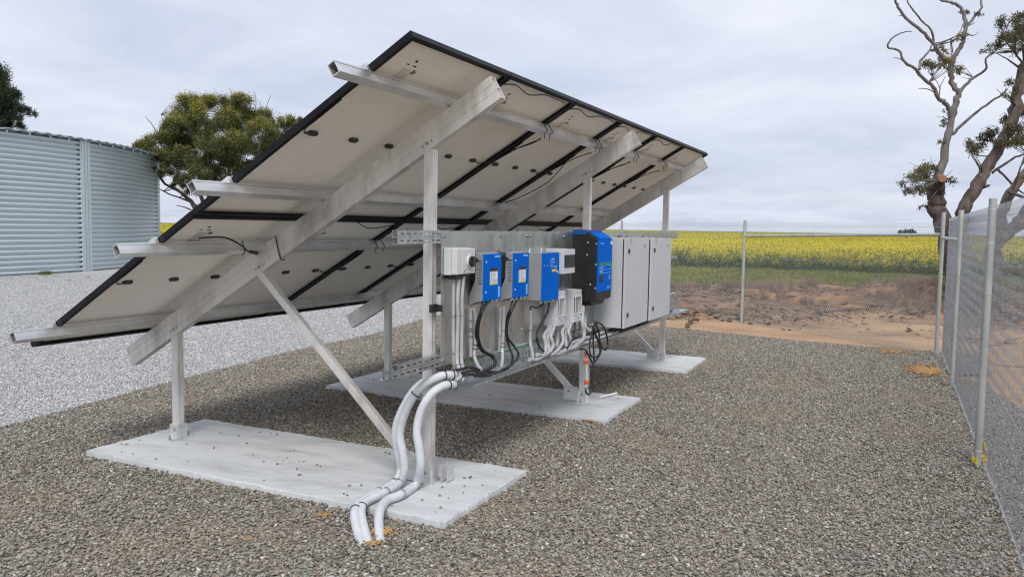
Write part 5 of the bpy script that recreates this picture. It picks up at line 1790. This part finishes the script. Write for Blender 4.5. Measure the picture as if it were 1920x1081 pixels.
tree('mallee_tree', 'dense umbrella-shaped tree with yellow green top beside the water tank', TR_mallee, 'bark_brown',
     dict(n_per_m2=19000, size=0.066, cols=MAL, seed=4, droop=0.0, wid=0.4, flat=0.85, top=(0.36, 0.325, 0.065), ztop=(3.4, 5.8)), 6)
PIN = [(0, (0.025, 0.045, 0.022)), (0.4, (0.04, 0.062, 0.03)), (0.8, (0.065, 0.085, 0.04))]
tree('pine_tree', 'dark green pine rising behind the water tank at the left edge', TR_pine, 'bark_brown',
     dict(n_per_m2=4500, size=0.24, cols=PIN, seed=5, droop=-0.3, wid=0.12, flat=0.8), 6)
tree('bush', 'small dark bush far off on the crop horizon', TR_bush, 'bark_brown',
     dict(n_per_m2=1500, size=0.35, cols=PIN, seed=6, droop=0, wid=0.4, flat=0.8), 5)

# ================================================================== FIELD


def tuft_mesh(name, n, h, spread, w, seed, m, lean=0.5, tip=None):
    r = random.Random(seed)
    V, F = [], []
    for i in range(n):
        a = r.uniform(0, 6.283)
        d = spread * math.sqrt(r.random())
        x, y = d * math.cos(a), d * math.sin(a)
        hh = h * r.uniform(0.5, 1.1)
        l = lean * r.uniform(0.1, 1) * hh
        b = r.uniform(0, 6.283)
        ex, ey = x + l * math.cos(b), y + l * math.sin(b)
        px, py = -math.sin(b) * w, math.cos(b) * w
        o = len(V)
        V += [(x - px, y - py, 0), (x + px, y + py, 0), (x * 0.5 + ex * 0.5 + px * 0.8, y * 0.5 + ey * 0.5 + py * 0.8, hh * 0.6), (x * 0.5 + ex * 0.5 - px * 0.8, y * 0.5 + ey * 0.5 - py * 0.8, hh * 0.6), (ex, ey, hh)]
        F += [(o, o + 1, o + 2, o + 3), (o + 3, o + 2, o + 4)]
    me = bpy.data.meshes.new(name)
    me.from_pydata(V, [], F)
    me.materials.append(MATS[m])
    return me


def canola_mesh(seed):
    """One flowering plant: stalks, leaves below and blossom heads on top, with their own colours."""
    r = random.Random(seed)
    V, F, T = [], [], []

    def quad(c, s, col):
        d = Vector((r.gauss(0, 1), r.gauss(0, 1), r.gauss(0, 0.6))).normalized()
        e = d.cross(Vector((r.gauss(0, 1), r.gauss(0, 1), r.gauss(0, 1)))).normalized()
        o = len(V)
        c = Vector(c)
        V.extend([c - d * s, c + e * s * 0.6, c + d * s, c - e * s * 0.6])
        F.append((o, o + 1, o + 2, o + 3))
        k = r.uniform(0.75, 1.25)
        T.extend([tuple(q * k for q in col)] * 4)
    bloom = (1.0, 0.9, 0.7, 0.45, 0.3, 0.12, 0.6, 1.0)[seed % 8]
    for i in range(7):
        a, d = r.uniform(0, 6.28), 0.17 * math.sqrt(r.random())
        x, y = d * math.cos(a), d * math.sin(a)
        h = r.uniform(0.55, 0.98)
        o = len(V)
        w = 0.006
        ex, ey = x + r.gauss(0, 0.06), y + r.gauss(0, 0.06)
        V.extend([(x - w, y, 0), (x + w, y, 0), (ex + w, ey, h), (ex - w, ey, h)])
        F.append((o, o + 1, o + 2, o + 3))
        T.extend([(0.12, 0.18, 0.05)] * 4)
        for j in range(5):
            t = r.uniform(0.12, 0.75)
            quad((x + (ex - x) * t + r.gauss(0, 0.05), y + (ey - y) * t + r.gauss(0, 0.05), h * t), r.uniform(0.04, 0.10), (0.12, 0.185, 0.06))
        if r.random() < bloom:
            for j in range(8):
                quad((ex + r.gauss(0, 0.035), ey + r.gauss(0, 0.035), h + r.uniform(-0.09, 0.03)), r.uniform(0.018, 0.034), (0.86, 0.72, 0.03))
        for j in range(5):
            quad((ex + r.gauss(0, 0.05), ey + r.gauss(0, 0.05), h - r.uniform(0.05, 0.25)), r.uniform(0.025, 0.045), (0.24, 0.27, 0.06))
    return fast_mesh('canola_%d' % seed, np.array([tuple(v) for v in V]), np.array(F), 'plant_leaf', np.array(T))


protos('canola', [canola_mesh(i) for i in range(8)])
protos('grass', [tuft_mesh('grass_%d' % i, 26, 0.16, 0.11, 0.006, i, 'plant') for i in range(4)])
protos('dry_grass', [tuft_mesh('dry_%d' % i, 30, 0.42, 0.10, 0.005, 20 + i, 'plant', 0.6) for i in range(4)])


def field_points(n, d0, d1, power=1.0, margin=1.15, xmin=None, xmax=None):
    """Points in the sector in front of the camera, denser near it."""
    h = np.array([FWD.x, FWD.y]) / math.hypot(FWD.x, FWD.y)
    d = d0 + (d1 - d0) * rng.uniform(0, 1, n) ** power
    l = rng.uniform(-1, 1, n) * 0.66 * d * margin
    x = CAM.x + h[0] * d - h[1] * l
    y = CAM.y + h[1] * d + h[0] * l
    ok = np.ones(n, bool)
    if xmin is not None:
        ok &= x > xmin + 0.35 * np.sin(y * 0.7) + 0.25 * np.sin(y * 2.3)
    if xmax is not None:
        ok &= x < xmax
    return x[ok], y[ok]


def up(n, tilt=0.12):
    return np.c_[rng.normal(0, tilt, n), rng.normal(0, tilt, n), rng.uniform(0, 6.28, n)]


def is_visible_side(x, y):
    """Keep what can be seen: right of the array, or the gap beside the tank."""
    dx, dy = x - CAM.x, y - CAM.y
    hx, hy = FWD.x, FWD.y
    q = (dx * RIGHT.x + dy * RIGHT.y) / (dx * hx + dy * hy)
    return (q > -0.02) | ((q < -0.36) & (q > -0.60))


x1, y1 = field_points(90000, 28, 58, 1.0, xmin=30.9)
x2, y2 = field_points(90000, 55, 150, 1.3, xmin=30.9)
x3, y3 = field_points(60000, 140, 560, 1.5, xmin=30.9)
xs = np.concatenate([x1, x2, x3])
ys = np.concatenate([y1, y2, y3])
ok = is_visible_side(xs, ys)
xs, ys = xs[ok], ys[ok]
dd = np.hypot(xs - CAM.x, ys - CAM.y)
N = len(xs)
s = rng.uniform(0.8, 1.12, N) * (1 + 0.10 * np.sin(xs * 0.5) * np.sin(ys * 0.4))
s = np.where(xs < 33.5, s * rng.uniform(0.5, 1.02, N), s)
wid = s * np.clip(dd / 60, 1.0, 5.0)
# blossom is patchy: some stretches stand in full flower, others are still mostly green
fl = 0.5 + 0.28 * np.sin(xs * 0.21 + 1.7 * np.sin(ys * 0.13)) + 0.22 * np.sin(ys * 0.55 + 0.35 * xs) + rng.normal(0, 0.30, N)
fl -= 0.30 * np.clip((dd - 45) / 40, 0, 1)
BL = np.array([0, 7, 1, 2, 6, 3, 4, 5])
idx = BL[np.clip(((1 - fl) * 8).astype(int), 0, 7)]
scatter('canola_crop', 'yellow flowering canola crop filling the field behind the fence', 'crop', 'canola', np.c_[xs, ys, np.full(N, -0.012)], up(N, 0.06), np.c_[wid, wid, s], np.ones((N, 3)), idx)

xg, yg = field_points(60000, 20, 34, 1.0, xmin=20.6, xmax=31.2)
ok = is_visible_side(xg, yg) & (rng.uniform(0, 1, len(xg)) < 0.55 + 0.45 * np.sin(xg * 1.3 + np.sin(yg)))
xg, yg = xg[ok], yg[ok]
N = len(xg)
s = rng.uniform(0.5, 1.3, N)
GR = [(0, (0.13, 0.18, 0.04)), (0.3, (0.20, 0.23, 0.06)), (0.65, (0.29, 0.28, 0.08)), (0.88, (0.48, 0.42, 0.06))]
scatter('verge_grass', 'short green grass on the verge in front of the crop', 'grass', 'grass', np.c_[xg, yg, np.full(N, -0.008)], up(N), np.c_[s * 1.4, s * 1.4, s], pick(GR, rng.uniform(0, 1, N)))

xd, yd = field_points(13000, 14.5, 23, 1.0, xmin=16.5, xmax=21.8)
w = np.sin(yd * 1.9 + 0.6 * np.sin(xd * 2)) + 0.6 * np.sin(yd * 4.3 + xd)
ok = is_visible_side(xd, yd) & (w > 0.05)
xd, yd = xd[ok], yd[ok]
N = len(xd)
s = 0.25 + 0.75 * rng.beta(1.6, 3, N)
DR = [(0, (0.24, 0.17, 0.125)), (0.4, (0.34, 0.245, 0.175)), (0.8, (0.44, 0.33, 0.23))]
scatter('dry_grass', 'dry brown grass tufts on the turned soil beyond the fence', 'grass', 'dry_grass', np.c_[xd, yd, soil_z(xd, yd)], up(N, 0.2), np.c_[s, s, s], pick(DR, rng.uniform(0, 1, N)))


# clods of turned earth and bark litter
def clod_pts(n, d0, d1, xmin, xmax):
    x, y = field_points(n, d0, d1, 1.0, xmin=xmin, xmax=xmax)
    ok = is_visible_side(x, y)
    return x[ok], y[ok]


xc, yc = clod_pts(60000, 12, 24, 11.0, 21.5)
w = np.sin(xc * 1.1 + np.sin(yc * 0.6) * 1.5) + 0.5 * np.sin(yc * 0.9 + xc * 2.2)
ok = rng.uniform(0, 1, len(xc)) < np.clip(0.45 + 0.45 * w, 0.08, 1)
xc, yc = xc[ok], yc[ok]
N = len(xc)
s = 0.02 + 0.22 * rng.beta(1.1, 8, N)
CL = [(0, (0.10, 0.075, 0.06)), (0.25, (0.18, 0.135, 0.10)), (0.6, (0.25, 0.18, 0.125)), (0.85, (0.36, 0.21, 0.11)), (0.95, (0.30, 0.27, 0.24))]
scatter('soil_clods', 'dark clods and bark litter strewn over the soil beyond the fence', 'soil', 'stone', np.c_[xc, yc, soil_z(xc, yc) + s * 0.12], np.c_[rng.normal(0, .2, N), rng.normal(0, .2, N), rng.uniform(0, 6, N)],
        np.c_[s * rng.uniform(1, 3.2, N), s, s * 0.6], pick(CL, rng.uniform(0, 1, N)))


# sticks ---------------------------------------------------------------------
def stick(label, pts, r):
    p, _ = smooth_path(pts, 4)
    n = len(p)
    o = MB().tube(p, [r * (1 - 0.5 * i / n) for i in range(n)], 7).build('stick', 'dry_stick')
    tag(o, label, 'stick')


stick('pale stick lying on gravel at the bottom edge of the yard', [(-0.32, -0.62, 0.018), (-0.40, -0.70, 0.045), (-0.47, -0.80, 0.045)], 0.009)
stick('short dark stick lying on gravel right of the nearest slab', [(1.02, -0.42, 0.018), (0.97, -0.47, 0.018), (0.95, -0.52, 0.048)], 0.007)
stick('thin dark stick lying on gravel near the fence post', [(3.35, -2.05, 0.018), (3.15, -2.17, 0.018), (2.95, -2.30, 0.018)], 0.007)
stick('dark bark piece on the bare soil behind the cabinets', [(10.6, 1.05, 0.05), (10.8, 1.1, 0.09), (11.05, 1.02, 0.05)], 0.05)
stick('small dark root on the bare soil edge behind the cabinets', [(10.1, 0.98, 0.04), (10.2, 1.02, 0.06), (10.3, 1.0, 0.04)], 0.04)

# weed at the foot of the tank
N = 12
a = rng.uniform(-82.6, -81.4, N)
o = scatter('tank_weeds', 'small green weeds along the foot of the water tank', 'weeds', 'grass', np.c_[TC[0] + (TR + 0.35) * np.cos(np.radians(a)), TC[1] + (TR + 0.35) * np.sin(np.radians(a)), np.full(N, 0.02)], up(N), np.c_[[1.2] * N, [1.2] * N, rng.uniform(0.3, 0.9, N)],
            pick(GR, rng.uniform(0, 0.7, N)))
